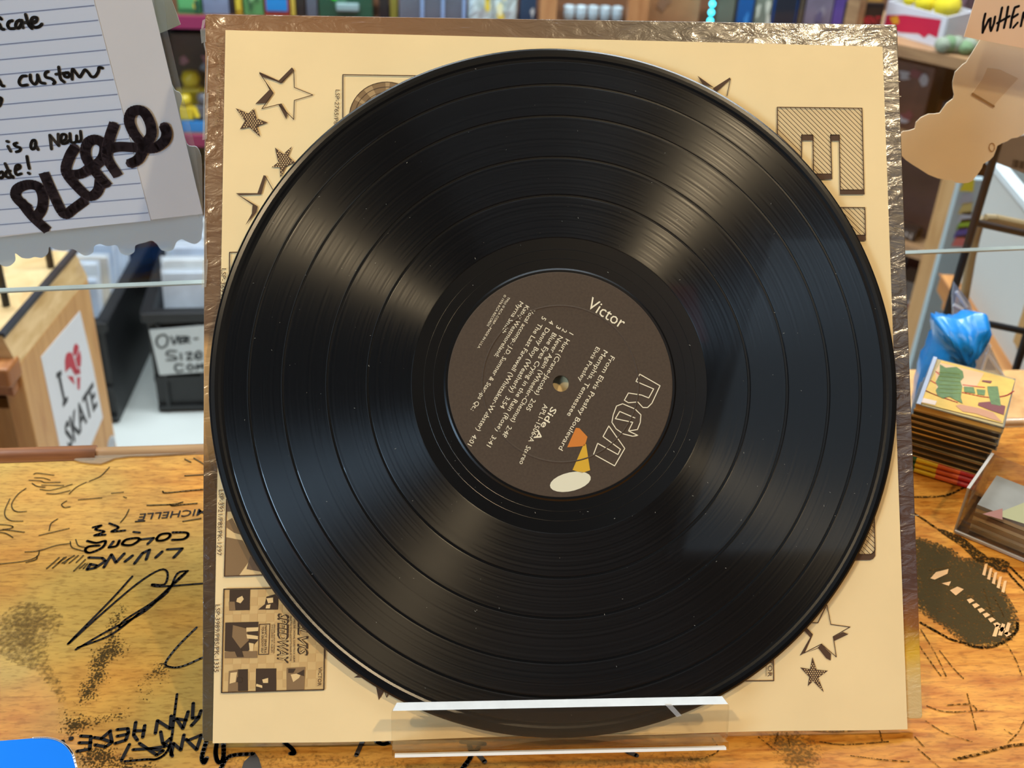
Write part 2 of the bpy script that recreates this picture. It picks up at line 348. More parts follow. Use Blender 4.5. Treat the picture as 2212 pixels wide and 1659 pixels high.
def edge_run(x0, x1, r, n=10):
    a, b2 = Vector((x0, edge_y(x0), 0)), Vector((x1, edge_y(x1), 0)); d = (b2 - a).normalized(); q = Vector((-d.y, d.x, 0)); mb = MB()
    prof = [(-r * 1.7, 0)] + [(r * 1.3 * math.cos(t) - r * .2, r * 1.15 * math.sin(t)) for t in [math.pi * (1 - k / n) for k in range(n + 1)]] + [(r * 1.1, -.03), (-.002, -.03)]
    vs = [a + q * y + Vector((0, 0, z)) for y, z in prof] + [b2 + q * y + Vector((0, 0, z)) for y, z in prof]; k = len(prof)
    return mb.add(vs, [(i, (i + 1) % k, k + (i + 1) % k, k + i) for i in range(k)] + [tuple(reversed(range(k))), tuple(range(k, 2 * k))])
xe = PZ(208, 980).x
edge_run(-1.4, xe, .0042).build('edge_moulding', wood('moulding_wood', (120, 74, 46), (165, 112, 74), (3, 60, 60), .4, coat=.4), ctr, smooth=True, label='brown rounded edge moulding')
edge_run(xe, 1.5, .003).build('taped_edge', wood('taped_wood', (176, 132, 92), (206, 164, 118), (3, 60, 60), .3, coat=.8), ctr, smooth=True)
# clear packing tape folded over the edge
tapem = clear('packing_tape', (235, 225, 205), .1, .12, haze=.22, hazecol=(215, 200, 175))
tp = [TOP.L(u, v) for u, v in Z(0, 960, 4.608, [(740, 165), (800, 185), (900, 200), (1010, 205), (1080, 180), (1150, 150), (1300, 130), (1500, 125), (1800, 105), (2030, 90), (2030, 50), (980, 65), (930, 95), (800, 130)])]
MB().prism(tp, .0003, .0012).build('packing_tape', tapem, ctr)
ink = mat('black_marker', (24, 22, 24), .7, spec=.15); thin = mat('brown_pen', (84, 68, 36), .7, spec=.15)
CT = ctr
def clusters(strokes, tol):
    """strokes that touch belong to one mark; marks apart from each other are marks of their own"""
    n = len(strokes); g = list(range(n))
    def segd(p, a, b):
        d = b - a; t = 0 if d.length_squared == 0 else max(0, min(1, (p - a).dot(d) / d.length_squared)); return (a + d * t - p).length
    def near(a, b): return any(segd(p, b[i], b[i + 1]) < tol for p in a for i in range(len(b) - 1)) or any(segd(p, a[i], a[i + 1]) < tol for p in b for i in range(len(a) - 1))
    den = [[s[i].lerp(s[i + 1], k / 6) for i in range(len(s) - 1) for k in range(7)] for s in strokes]
    for i in range(n):
        for j in range(i):
            if g[i] != g[j] and near(den[i], den[j]):
                o, w = g[i], g[j]; g = [w if x == o else x for x in g]
    return [[strokes[i] for i in range(n) if g[i] == k] for k in sorted(set(g))]
def cstrokes(name, org, k, strokes, wpx, m=ink, smooth=True, z=.0004):
    """marker strokes lying on the counter; wpx = stroke width in photo pixels near that place"""
    P_ = [[TOP.L(u, v) for u, v in Z(org[0], org[1], k, s)] for s in strokes]; c = P_[0][0]; w = wpx / FPX * (Vector((c.x, c.y, 0)) - CAMP).length * 1.15
    for grp in clusters([catmull(p, 4) if smooth and len(p) > 2 else p for p in P_], w * .95):
        mb = MB()
        for p in grp: mb.ribbon(p, w, z)
        mb.build(name, m, CT)
A5 = (0, 960); K5 = 4.608
cstrokes('marker_word', A5, K5, [[(1665, 1050), (1815, 1040)], [(1815, 1040), (1730, 1130)], [(1615, 1070), (1550, 1130)], [(1455, 1150), (1490, 1052), (1420, 1085), (1340, 1190)], [(1320, 1110), (1245, 1170)],
    [(1238, 1090), (1155, 1180), (1110, 1100), (1035, 1228)], [(885, 1130), (1020, 1135), (1050, 1165), (950, 1232), (868, 1250), (900, 1195), (965, 1210)]], 5.6, smooth=False)
cstrokes('marker_word', A5, K5, [[(1720, 880), (1855, 882), (1870, 915), (1820, 948), (1715, 955)], [(1560, 940), (1600, 900), (1680, 890), (1692, 918), (1640, 955), (1570, 962), (1560, 940)], [(1400, 950), (1530, 935)], [(1530, 935), (1470, 995)],
    [(1220, 985), (1260, 950), (1370, 935), (1382, 960), (1310, 1005), (1225, 1003), (1220, 985)], [(1190, 960), (1160, 1015), (1085, 1030)], [(1130, 970), (1085, 1030)], [(870, 965), (960, 985), (1050, 965), (1020, 1030), (900, 1082), (850, 1062), (880, 1022), (990, 1010)]], 5.2)
cstrokes('marker_number', A5, K5, [[(925, 830), (1010, 810), (950, 850), (1040, 872), (940, 910), (1050, 903)], [(1090, 790), (1180, 830), (1110, 872), (1245, 860)], [(1330, 875), (1392, 882)]], 4.6)
ma, mb_, mh = [TOP.L(u, v) for u, v in Z(0, 960, K5, [(2070, 672), (1375, 728), (1700, 640)])]
text_mb(MB(), 'MICHELLE', ma, mb_, (TOP.L(*Z(0, 960, K5, [(1700, 735)])[0]) - TOP.L(*Z(0, 960, K5, [(1700, 672)])[0])).length, .0004, .004, .15).build('marker_word', ink, ctr)
cstrokes('marker_line', A5, K5, [[(1350, 772), (1440, 765)]], 3.4)
cstrokes('marker_line', A5, K5, [[(1465, 610), (1720, 600), (1820, 578)], [(1690, 600), (1720, 615), (1800, 605), (1962, 590)], [(1620, 470), (1650, 486), (1850, 467), (2050, 448)], [(1840, 315), (2050, 303)], [(1820, 770), (2000, 740)], [(1840, 150), (1900, 180)], [(1930, 140), (2040, 205)]], 2.8, thin)
cstrokes('pen_drawing', A5, K5, [[(335, 300), (380, 290), (540, 310)], [(345, 335), (430, 338), (500, 358)], [(290, 360), (400, 365), (450, 382), (600, 380)], [(320, 390), (370, 420), (450, 430)], [(415, 408), (635, 412)], [(400, 450), (500, 460), (640, 425), (720, 400)], [(465, 492), (560, 495), (700, 462)], [(690, 495), (760, 430), (860, 380)], [(890, 370), (1000, 320), (1090, 230)],
    [(260, 440), (180, 500), (120, 590), (130, 650), (180, 675), (265, 670)], [(100, 545), (50, 660), (60, 730), (120, 765), (230, 768)], [(0, 800), (100, 810), (130, 830), (60, 850), (0, 860)], [(0, 880), (60, 890), (130, 930)], [(30, 850), (120, 862), (245, 878)], [(780, 555), (900, 545), (1015, 535)], [(665, 565), (615, 600), (640, 630), (700, 625)], [(490, 860), (510, 790), (575, 745)], [(390, 910), (560, 870), (690, 840)], [(250, 1075), (380, 1065), (560, 1010), (700, 990)], [(395, 1060), (370, 1120), (250, 1165), (0, 1195)], [(370, 1115), (360, 1150), (260, 1180)],
    [(700, 970), (720, 1030), (830, 1065)], [(755, 950), (780, 1010), (850, 1030)], [(1200, 780), (1250, 720), (1285, 650)], [(1110, 490), (1230, 478)], [(1230, 525), (1260, 535)]], 1.9, thin)
cstrokes('pen_hatching', A5, K5, [[(465, 1240), (590, 1130)], [(525, 1235), (640, 1130)], [(580, 1185), (660, 1125)], [(620, 1185), (740, 1110)], [(640, 1190), (690, 1140)], [(690, 1185), (780, 1110)], [(735, 1265), (850, 1150)], [(760, 1180), (830, 1110)], [(790, 1240), (850, 1190)], [(830, 1240), (870, 1195)]], 2.6, thin, smooth=False)
sg = [[(286, 1246), (240, 1297), (147, 1392), (206, 1339), (295, 1263), (345, 1232), (362, 1238), (356, 1263), (329, 1263), (345, 1268), (442, 1261)],
      [(406, 1234), (383, 1240), (362, 1280), (312, 1318), (261, 1356), (270, 1340), (335, 1298), (386, 1250), (406, 1234)], [(164, 1404), (236, 1362), (312, 1322), (370, 1268), (400, 1240)], [(168, 1400), (240, 1372), (300, 1326)]]
cstrokes('signature', (0, 0), 1, sg, 3.9)
cstrokes('marker_line', (0, 0), 1, [[(425, 1356), (385, 1396), (358, 1432), (368, 1442), (395, 1440), (445, 1418)]], 4, mat('faded_marker', (46, 42, 34), .6))
A6 = (0, 1280); K6 = 4.377
cstrokes('marker_word', A6, K6, [[(765, 1360), (860, 1365)], [(750, 1425), (860, 1425)], [(730, 1505), (850, 1485)], [(860, 1365), (850, 1485)], [(890, 1375), (960, 1385), (1045, 1312)], [(960, 1385), (1060, 1420)], [(1040, 1320), (1060, 1420), (1000, 1462), (900, 1445)],
    [(1110, 1300), (1210, 1290), (1215, 1330), (1190, 1400), (1090, 1430)], [(1110, 1362), (1200, 1345)], [(1285, 1230), (1265, 1350), (1300, 1400)], [(1370, 1260), (1350, 1372)], [(1275, 1312), (1365, 1310)], [(1470, 1335), (1490, 1215), (1610, 1292), (1620, 1170)], [(1780, 1130), (1730, 1290), (1668, 1198), (1762, 1212)], [(1828, 1050), (1820, 1192), (1882, 1182), (1810, 1262)], [(1902, 1120), (1880, 1180)]], 6, smooth=False)
cstrokes('marker_word', A6, K6, [[(1260, 1490), (1420, 1480), (1560, 1460)], [(1320, 1430), (1482, 1540), (1545, 1500), (1430, 1482)], [(1520, 1320), (1540, 1430), (1600, 1460), (1630, 1550)], [(1550, 1440), (1612, 1382)], [(1618, 1540), (1640, 1430), (1710, 1492), (1740, 1350)], [(1760, 1392), (1860, 1490), (1905, 1350), (1780, 1402)], [(1225, 1440), (1150, 1590)]], 6, smooth=False)
cstrokes('marker_line', A6, K6, [[(1675, 965), (1650, 1160), (1620, 1400), (1570, 1520), (1480, 1580), (1390, 1582), (1180, 1600)]], 4.4)
mb = MB()
for x, y in Z(0, 1280, K6, [(480, 1440), (590, 1415), (675, 1385)]): MB().disc(TOP.L(x, y), .0011, .0004).build('marker_dot', ink, ctr)
A4 = (420, 1560); K4 = 3.814
cstrokes('marker_word', A4, K4, [[(185, 170), (175, 260), (190, 325), (215, 335), (240, 290), (240, 170)], [(215, 390), (290, 285), (480, 265)], [(740, 170), (805, 225), (822, 262), (790, 262)], [(1390, 150), (1335, 275)], [(1500, 165), (1550, 185), (1600, 175)], [(100, 160), (62, 290), (80, 340), (102, 300)]], 8, mat('worn_marker', (44, 34, 22), .5))
mb = MB().poly([TOP.L(u, v) for u, v in Z(420, 1560, K4, [(410, 330), (495, 250), (530, 300), (560, 400), (385, 400)])], .0004); mb.build('marker_arrowhead', MATS['worn_marker'], ctr)
cstrokes('marker_line', (780, 1400), 2.404, [[(560, 500), (572, 560), (525, 630)], [(590, 535), (642, 592)], [(610, 520), (590, 545)], [(520, 490), (640, 500)], [(1380, 540), (1430, 560)]], 9, MATS['worn_marker'])
# charcoal drawing, right: a toothy skull
SK = lambda p: [TOP.L(u, v) for u, v in Z(1940, 1000, 3.687, p)]
char = charcoal('charcoal_grain', (72, 60, 38), 900, .20, .50, .92, True); chard = charcoal('charcoal_dark', (48, 38, 22), 900, .34, .52, .9); charl = charcoal('charcoal_light', (104, 80, 46), 700, .36, .62, .6, True)
smudge('skull_drawing', SK([(120, 590), (180, 610), (300, 645), (430, 700), (520, 770), (640, 760), (720, 840), (800, 960), (880, 1080), (930, 1200), (945, 1300), (900, 1390), (800, 1450), (680, 1475), (560, 1455), (470, 1390), (330, 1280), (200, 1190), (120, 1150)]), char, ctr, .0003, .004)
bare = ctop
mb = MB()
for p in ([(255, 925), (300, 875), (400, 850), (392, 888), (290, 935)], [(345, 965), (420, 948), (402, 985)], [(410, 1020), (470, 990), (522, 1012), (458, 1062)]): mb.poly(SK(p), .0005)
for i in range(8):
    x, y = 545 + i * 42, 1095 + i * 38; mb.poly(SK([(x, y), (x + 34, y - 12), (x + 62, y + 8), (x + 22, y + 30)]), .0005)
for i in range(5):
    x, y = 690 + i * 38, 810 + i * 34; mb.poly(SK([(x, y), (x + 22, y - 4), (x + 2, y + 95), (x - 22, y + 85)]), .0005)
for i in range(3):
    x, y = 740 + i * 45, 1340 - i * 8; mb.poly(SK([(x + 40, y - 50), (x + 66, y - 40), (x + 40, y + 50), (x + 8, y + 45)]), .0005)
mb.build('skull_teeth_and_eye', mat('bare_wood_patch', (206, 152, 82), .45, var=.1, scale=80), ctr)
MB().poly(SK([(300, 520), (380, 540), (520, 600), (640, 700), (720, 752), (820, 765), (890, 800), (860, 880), (790, 860), (700, 805), (620, 785), (500, 665), (330, 552)]), .0004).build('skull_horn', chard, ctr)
cstrokes('charcoal_line', (1940, 1000), 3.687, [[(120, 400), (200, 450), (300, 520)], [(870, 870), (940, 950), (1040, 1050)], [(890, 830), (960, 900), (1040, 970)], [(180, 1275), (330, 1360), (430, 1412), (560, 1445)], [(950, 1270), (940, 1340), (850, 1425), (700, 1475), (560, 1455)], [(130, 275), (330, 270), (440, 240), (530, 195)]], 4.6, chard)
cstrokes('charcoal_line', (1940, 1000), 3.687, [[(860, 1440), (930, 1560), (985, 1700)], [(180, 1330), (300, 1530), (380, 1700)], [(160, 1450), (260, 1590), (340, 1700)], [(330, 1500), (440, 1640), (520, 1720)], [(600, 1140), (650, 1190)], [(680, 1010), (720, 1130), (760, 1250)], [(760, 1070), (820, 1180), (840, 1230)], [(250, 860), (420, 830)]], 2.6, charcoal('charcoal_faint', (92, 66, 34), 900, .36, .56, .8))
cstrokes('charcoal_line', (1500, 1500), 3.107, [[(430, 290), (560, 390)], [(1480, 290), (1540, 355)], [(1500, 370), (1560, 420), (1650, 500)], [(840, 320), (1000, 340), (1300, 320)], [(1050, 415), (1250, 440), (1440, 455)], [(1560, 80), (1690, 120), (1960, 110)], [(1690, 75), (1850, 70), (1900, 112)], [(1830, 0), (1890, 240)], [(2080, 240), (2130, 270)], [(2212, 180), (2170, 260), (2100, 330)], [(1550, 180), (1680, 260), (1860, 320)], [(740, 240), (1000, 250), (1400, 200)], [(1240, 240), (1260, 320)], [(120, 300), (160, 380), (60, 430), (-40, 440)], [(560, 260), (540, 330)], [(620, 260), (640, 350)]], 2.8, charcoal('charcoal_mid', (92, 60, 24), 900, .36, .56, .8))
cstrokes('charcoal_line', (1500, 1500), 3.107, [[(1740, 440), (1900, 405), (2110, 350), (2260, 335)]], 6, charcoal('charcoal_mid', (70, 46, 20)))
smudge('charcoal_smudge', [TOP.L(u, v) for u, v in Z(1500, 1500, 3.107, [(430, 250), (720, 230), (780, 300), (860, 400), (830, 520), (600, 520), (520, 380)])], charl, ctr, .00025)
smudge('charcoal_smudge', [TOP.L(u, v) for u, v in Z(0, 1280, K6, [(-60, 330), (60, 200), (180, 100), (420, 120), (560, 210), (585, 290), (470, 420), (430, 620), (560, 900), (600, 1040), (480, 860), (300, 700), (100, 640), (-60, 560)])], charcoal('smudge', (104, 82, 48), 500, .25, .65, .75, True), ctr, .00025, .012)
gr = charcoal('charcoal_speckle', (66, 54, 34), 1000, .42, .56, .85, True)
for p in ([(850, 600), (960, 470), (1010, 300), (1060, 180), (1160, 120), (1230, 150), (1120, 380), (1240, 560), (1060, 660), (1040, 860), (960, 920), (960, 1000), (800, 1060), (720, 1170), (740, 900), (820, 800)],
          [(1500, 600), (1560, 660), (1600, 780), (1580, 900), (1520, 840), (1450, 820), (1450, 960), (1390, 1050), (1350, 1020), (1420, 900), (1400, 850), (1300, 980), (1270, 960), (1340, 820), (1440, 720)],
          [(560, 1080), (720, 1160), (900, 1180), (1220, 1080), (1200, 1180), (860, 1290), (760, 1330), (640, 1420), (560, 1300)], [(700, 1560), (800, 1420), (1080, 1440), (1180, 1560), (1500, 1600), (1500, 1700), (700, 1700)]):
    smudge('charcoal_smudge', [TOP.L(u, v) for u, v in Z(0, 1280, K6, p)], gr, ctr, .00025, .005)
smudge('charcoal_smudge', TOP.pts([(470, 1610), (640, 1612), (1000, 1640), (1400, 1620), (1560, 1610), (1560, 1680), (470, 1680)]), charcoal('smudge_faint', (120, 84, 40), 700, .5, .7, .4, True), ctr, .0002)

# bright blue box poking into the corner of the picture
bb = thing('blue_plastic_box', 'bright blue box with rounded corner lying in front of the signatures', 'box', loc=PZ(60, 1659, 0))
o0 = PZ(60, 1659, 0)
bp = [TOP.L(u, v) for u, v in [(-140, 1643), (0, 1633), (80, 1626.5), (108, 1626), (132, 1631), (150, 1642), (160, 1654), (168, 1672), (190, 1760), (-140, 1770)]]
bp = [(p.x - o0.x, p.y - o0.y) for p in bp]
MB().prism(bp, 0, .0085).build('body', mat('blue_plastic', (4, 104, 214), .6, spec=.1), bb, bevel=.0006)
MB().prism([(p[0] * .995, p[1] * .995) for p in bp], .0085, .0092).build('lid', mat('blue_lid', (6, 116, 226), .6, spec=.1), bb)
rimb = MB(); rimb.ribbon(bp[2:9], .0007, .0094, smooth=True); rimb.build('white_rim', mat('white_edge', (240, 245, 250), .4), bb)

# ================================================================== RECORD STAND
acry = clear('acrylic', (252, 250, 246), .09, .02)
acry_lip = clear('acrylic_lip', (254, 252, 249), .08, .02, haze=.028, hazecol=(200, 170, 130))
edge_m = mat('acrylic_sawn_edge', (206, 210, 212), .45, spec=.4, var=.05, scale=200)
st = thing('record_stand', 'clear acrylic easel stand with a low front lip holding the record', 'display stand', frame=S)
yb = SH - .3118
def lip_poly(x0, x1, y0, y1, r): return [(x0 + .0012, y0), (x1 - .0035, y0), (x1 - .0010, y0 + .003), (x1, y1 - r), (x1 - r * .3, y1 - r * .3), (x1 - r, y1), (x0 + r, y1), (x0 + r * .3, y1 - r * .3), (x0, y1 - r), (x0 + .0002, y0 + .003)]
yt, ch = SH - .2936, .0027
lp = lip_poly(.0755, .2178, yb - .001, yt - ch, .0012)
MB().prism(lp, .0145, .018).build('lip', acry_lip, st)
x0, x1 = .0755, .2178
mb = MB(); mb.add([(x0 + .0006, yt - ch, .0181), (x1 - .0006, yt - ch, .0181), (x1 - .0022, yt, .0146), (x0 + .0022, yt, .0146), (x0 + .0006, yt - ch, .0146), (x1 - .0006, yt - ch, .0146)], [(0, 1, 2, 3), (4, 3, 2, 5), (0, 3, 4), (1, 5, 2), (0, 4, 5, 1)])
mb.build('lip_bevel', edge_m, st, label='frosted white bevelled top edge of the lip')
MB().box((.1465, yb - .0018, .0066), (.1412, .0032, .0228)).build('ledge', acry, st)
MB().box((.1465, yb - .0028, .0166), (.139, .0012, .0030)).build('ledge_edge', mat('acrylic_bright_edge', (248, 248, 244), .25, emit=None), st, label='bright polished front edge of the ledge')
MB().box((.1465, .085, -.0072), (.12, .17, .003)).build('back_plate', acry, st)
rr = Matrix.Rotation(math.radians(-62), 3, 'X')
pk = S.mw.inverted()
a, b3 = Vector((.1465, .150, -.0088)), pk @ Vector((-.15125 + .1465, .205, .0012)); dleg = b3 - a
mbq = MB(); xs = Vector((.045, 0, 0)); th = Vector((0, .002, -.002))
mbq.add([a - xs, a + xs, b3 + xs, b3 - xs, a - xs + th, a + xs + th, b3 + xs + th, b3 - xs + th], [(0, 1, 2, 3), (7, 6, 5, 4), (0, 4, 5, 1), (1, 5, 6, 2), (2, 6, 7, 3), (3, 7, 4, 0)]); mbq.build('rear_leg', acry, st)
tpz = MB().poly([S.L(u, v, .0182) for u, v in Z(780, 1400, 2.404, [(1575, 290), (1610, 290), (1665, 350), (1640, 358)])], .0183); tpz.build('tape_scrap', clear('tape_scrap', (240, 230, 215), .1, .2, haze=.35), st)

# ================================================================== JACKET
jk = thing('record_jacket', 'shiny brown album jacket in crinkled clear plastic behind the paper sleeve', 'record jacket', frame=S)
def jacket_mat():
    m = mat('jacket_print', (110, 84, 66), .30, coat=1.0, crough=.10, spec=.6); nt = m.node_tree; b = nt.nodes['Principled BSDF']
    tc = nt.nodes.new('ShaderNodeTexCoord'); sp = nt.nodes.new('ShaderNodeSeparateXYZ'); nt.links.new(tc.outputs['Object'], sp.inputs[0])
    def ramp(stops):
        r = nt.nodes.new('ShaderNodeValToRGB'); e = r.color_ramp.elements
        while len(e) < len(stops): e.new(.5)
        for q, (p, c) in zip(e, stops): q.position = p; q.color = srgb(*c)
        return r
    mr = nt.nodes.new('ShaderNodeMapRange'); mr.inputs[1].default_value = -.004; mr.inputs[2].default_value = .325
    no = nt.nodes.new('ShaderNodeTexNoise'); no.inputs['Scale'].default_value = 60; no.inputs['Detail'].default_value = 4
    nt.links.new(tc.outputs['Object'], no.inputs['Vector'])
    ad = nt.nodes.new('ShaderNodeMath'); ad.operation = 'MULTIPLY_ADD'; ad.inputs[1].default_value = .012
    nt.links.new(no.outputs['Fac'], ad.inputs[0]); nt.links.new(sp.outputs[1], ad.inputs[2]); nt.links.new(ad.outputs[0], mr.inputs[0])
    rr_ = ramp([(0, (214, 184, 132)), (.085, (222, 190, 130)), (.125, (226, 178, 58)), (.165, (150, 96, 50)), (.22, (92, 66, 56)), (.6, (84, 72, 62)), (1, (104, 90, 72))])
    rl = ramp([(0, (96, 84, 56)), (.22, (80, 62, 44)), (.38, (90, 66, 40)), (.44, (196, 150, 92)), (.54, (206, 160, 104)), (.56, (108, 82, 60)), (1, (140, 100, 66))])
    nt.links.new(mr.outputs[0], rr_.inputs[0]); nt.links.new(mr.outputs[0], rl.inputs[0])
    mx = nt.nodes.new('ShaderNodeMix'); mx.data_type = 'RGBA'; gx = nt.nodes.new('ShaderNodeMapRange'); gx.inputs[1].default_value = .05; gx.inputs[2].default_value = .2
    nt.links.new(sp.outputs[0], gx.inputs[0]); nt.links.new(gx.outputs[0], mx.inputs['Factor']); nt.links.new(rl.outputs[0], mx.inputs['A']); nt.links.new(rr_.outputs[0], mx.inputs['B'])
    nt.links.new(mx.outputs['Result'], b.inputs['Base Color'])
    n2 = nt.nodes.new('ShaderNodeTexNoise'); n2.inputs['Scale'].default_value = 130; n2.inputs['Detail'].default_value = 5; n2.inputs['Distortion'].default_value = .8
    mp = nt.nodes.new('ShaderNodeMapping'); mp.inputs['Scale'].default_value = (.55, 1.2, 1); nt.links.new(tc.outputs['Object'], mp.inputs[0]); nt.links.new(mp.outputs[0], n2.inputs['Vector'])
    bp = nt.nodes.new('ShaderNodeBump'); bp.inputs['Strength'].default_value = .55; bp.inputs['Distance'].default_value = .0016
    nt.links.new(n2.outputs['Fac'], bp.inputs['Height']); nt.links.new(bp.outputs[0], b.inputs['Coat Normal']); nt.links.new(bp.outputs[0], b.inputs['Normal'])
    return m
JC = [S.L(u, v, -.001) for u, v in [(443, 30), (1938, 53), (1993, 1552), (437, 1602)]]
JC[2].y = max(JC[2].y, yb + .0005); JC[3].y = max(JC[3].y, yb + .0005)
rad = .0012
def roundp(c, r):
    out = []
    for i in range(len(c)):
        p, a, b = c[i], c[i - 1], c[(i + 1) % len(c)]; da, db = (a - p).normalized(), (b - p).normalized()
        out += [p + da * r, p + (da + db) * r * .3, p + db * r]
    return out
MB().prism(roundp(JC, rad), -.0048, -.001).build('cover', jacket_mat(), jk, bevel=.0006)
# clear plastic wrap: bright folded edges standing proud along the left, top and right
wrapm = clear('plastic_wrap', (255, 250, 240), .12, .08, haze=.25, hazecol=(225, 220, 205))
mb = MB()
lw = [(440, 40), (437, 60), (440, 90), (446, 120), (444, 200), (442, 300), (441, 470), (443, 560), (440, 620)]
p = [S.L(u, v, .0) for u, v in lw]
for i in range(len(p) - 1):
    a, b = p[i], p[i + 1]; w0 = .0009 + .0005 * math.sin(i * 2.1); mb.add([(a.x - w0, a.y, -.002), (a.x + w0, a.y, 0), (b.x + w0 * .8, b.y, 0), (b.x - w0, b.y, -.002)], [(0, 1, 2, 3)])
mb.build('plastic_wrap_edge', wrapm, jk)
for y0, xa, xb in ((174, 1916, 1944), (206, 1919, 1946), (239, 1917, 1932), (284, 1918, 1936), (491, 1932, 1946), (1111, 1968, 1984), (892, 1946, 1958)):
    MB().ribbon([S.L(xa, y0, -.0007), S.L((xa + xb) / 2, y0 + 2, -.0007), S.L(xb, y0 + 2, -.0007)], .00045, -.0008, smooth=True).build('plastic_wrap_crease', mat('wrap_crease', (200, 180, 145), .25, coat=.8), jk)

# ================================================================== INNER SLEEVE
sl = thing('paper_inner_sleeve', 'cream paper inner sleeve printed with stars and album pictures behind the record', 'record sleeve', frame=S)
paper = mat('sleeve_paper', (244, 218, 166), .75, spec=.2, var=.035, scale=25, bump=.05)
def sleeve_pt(u, v):
    x, y = u * SW, v * SH
    bulge = .0012 * math.sin(math.pi * u) ** .5 * math.sin(math.pi * min(1, v * 1.02)) ** .5 if 0 < v < .98 and 0 < u < 1 else 0
    wave = .0006 * math.sin(u * 9) * (1 - v) ** 6
    return (x, y + (-.0006 * math.sin(u * 8) ** 2 * (1 if v == 0 else 0)), wave)
mbs = MB().grid(sleeve_pt, 40, 40)
mbs.grid(lambda u, v: (u * SW, v * SH, -.0008), 1, 1)
mbs.add([(0, 0, -.0008), (SW, 0, -.0008), (SW, 0, 0), (0, 0, 0), (0, SH, -.0008), (SW, SH, -.0008), (SW, SH, 0), (0, SH, 0)], [(0, 1, 2, 3), (7, 6, 5, 4), (1, 5, 6, 2), (4, 0, 3, 7)])
mbs.build('paper', paper, sl)
NP = .0008
brown = mat('print_brown', (88, 66, 50), .7, spec=.2); mid = mat('print_mid_brown', (140, 112, 78), .7, spec=.2); lightp = mat('print_tan', (214, 180, 122), .7, spec=.2); dkp = mat('print_dark', (72, 56, 42), .7, spec=.2); pale = mat('print_pale', (230, 198, 142), .7, spec=.2)
def sp(ox, oy, k, pts): return [S.L(u, v, NP) for u, v in Z(ox, oy, k, pts)]
PX = .0002075   # one photo pixel on the sleeve, in metres
def spoly(name, m, polys, z=NP):
    for p in polys: MB().poly(p, z).build(name, m, sl)
def sline(name, m, lines, wpx, z=NP):
    for p in lines: MB().ribbon(p, wpx * PX, z).build(name, m, sl)
def stext(name, s, a, b, hpx, m=brown, bold=0, shear=0, z=NP):
    return text_mb(MB(), s, S.L(*a, NP), S.L(*b, NP), hpx * PX, z, bold, shear).build(name, m, sl)
k = 3.16
star = [(678, 480), (682, 597), (808, 648), (682, 685), (678, 815), (575, 712), (460, 742), (538, 635), (445, 500), (590, 567)]
P = sp(420, 0, k, star); sline('star_outline', brown, [P + [P[0]]], 1.6)
spoly('star_shadow', brown, [sp(420, 0, k, q) for q in ([(440, 490), (575, 550), (665, 460), (678, 475), (598, 567), (465, 525)], [(465, 525), (512, 612), (415, 710), (490, 703), (470, 735), (538, 635)], [(572, 712), (594, 706), (635, 772), (628, 815)])])
def dotted(ox, oy, k, pts, step=17):
    P = sp(ox, oy, k, pts); spoly('dotted_star', brown, [P])
    mb = MB(); xs = [p.x for p in P]; ys = [p.y for p in P]; st_ = step / k * PX
    def inside(q):
        c = False
        for i in range(len(P)):
            a, b = P[i], P[i - 1]
            if (a.y > q.y) != (b.y > q.y) and q.x < (b.x - a.x) * (q.y - a.y) / (b.y - a.y) + a.x: c = not c
        return c
    j = 0; y = min(ys)
    while y < max(ys):
        x = min(xs) + (st_ / 2 if j % 2 else 0)
        while x < max(xs):
            q = Vector((x, y))
            if all(inside(q + Vector((math.cos(a), math.sin(a))) * st_ * .3) for a in (0, 1.57, 3.14, 4.71)): mb.disc(q, st_ * .27, NP + .0001, 8)
            x += st_
        y += st_ * .8; j += 1
    mb.build('star_dots', pale, sl)
dotted(420, 0, 3.16, [(280, 738), (368, 775), (405, 738), (425, 808), (502, 838), (425, 862), (450, 935), (375, 868), (310, 882), (345, 825)])
dotted(440, 60, 3.317, [(510, 858), (570, 905), (632, 850), (605, 920), (655, 965), (590, 992), (550, 1075), (545, 1000), (485, 1000), (535, 962)])
dotted(1400, 950, 3.016, [(1070, 1415), (1097, 1498), (1172, 1505), (1108, 1550), (1145, 1645), (1075, 1572), (1040, 1605), (1050, 1545), (990, 1483), (1055, 1495)], 15)
spoly('star_shadow', brown, [sp(440, 60, 3.317, q) for q in ([(430, 1055), (447, 1068), (412, 1195), (258, 1200), (230, 1185), (385, 1185)], [(230, 1187), (350, 1270), (345, 1330), (298, 1415), (378, 1320), (388, 1280), (255, 1200)])])
sline('star_outline', brown, [sp(440, 60, 3.317, [(440, 1060), (495, 1160), (600, 1190)])], 1.6)
q = [(893, 480), (980, 920), (1410, 980), (1035, 1195), (1105, 1650), (770, 1360), (385, 1560), (570, 1145), (300, 860), (690, 888)]
P = sp(1700, 1260, 10.37, q); sline('star_outline', brown, [P + [P[0]]], 1.6)
spoly('star_shadow', brown, [sp(1700, 1260, 10.37, q) for q in ([(415, 985), (570, 1145), (520, 1215), (370, 1040)], [(520, 1210), (562, 1165), (392, 1560), (285, 1620)], [(400, 1565), (680, 1450), (770, 1360), (985, 1580), (978, 1730), (880, 1680), (700, 1455)], [(1035, 1205), (1250, 1090), (1375, 1140), (1060, 1290)])])
spoly('star_shadow', brown, [sp(1480, 100, 3.19, [(85, 203), (200, 285), (120, 260)]), sp(1480, 100, 3.19, [(190, 290), (308, 215), (312, 228), (215, 315)])]); sline('star_outline', brown, [sp(1480, 100, 3.19, [(312, 225), (288, 340)])], 1.5)
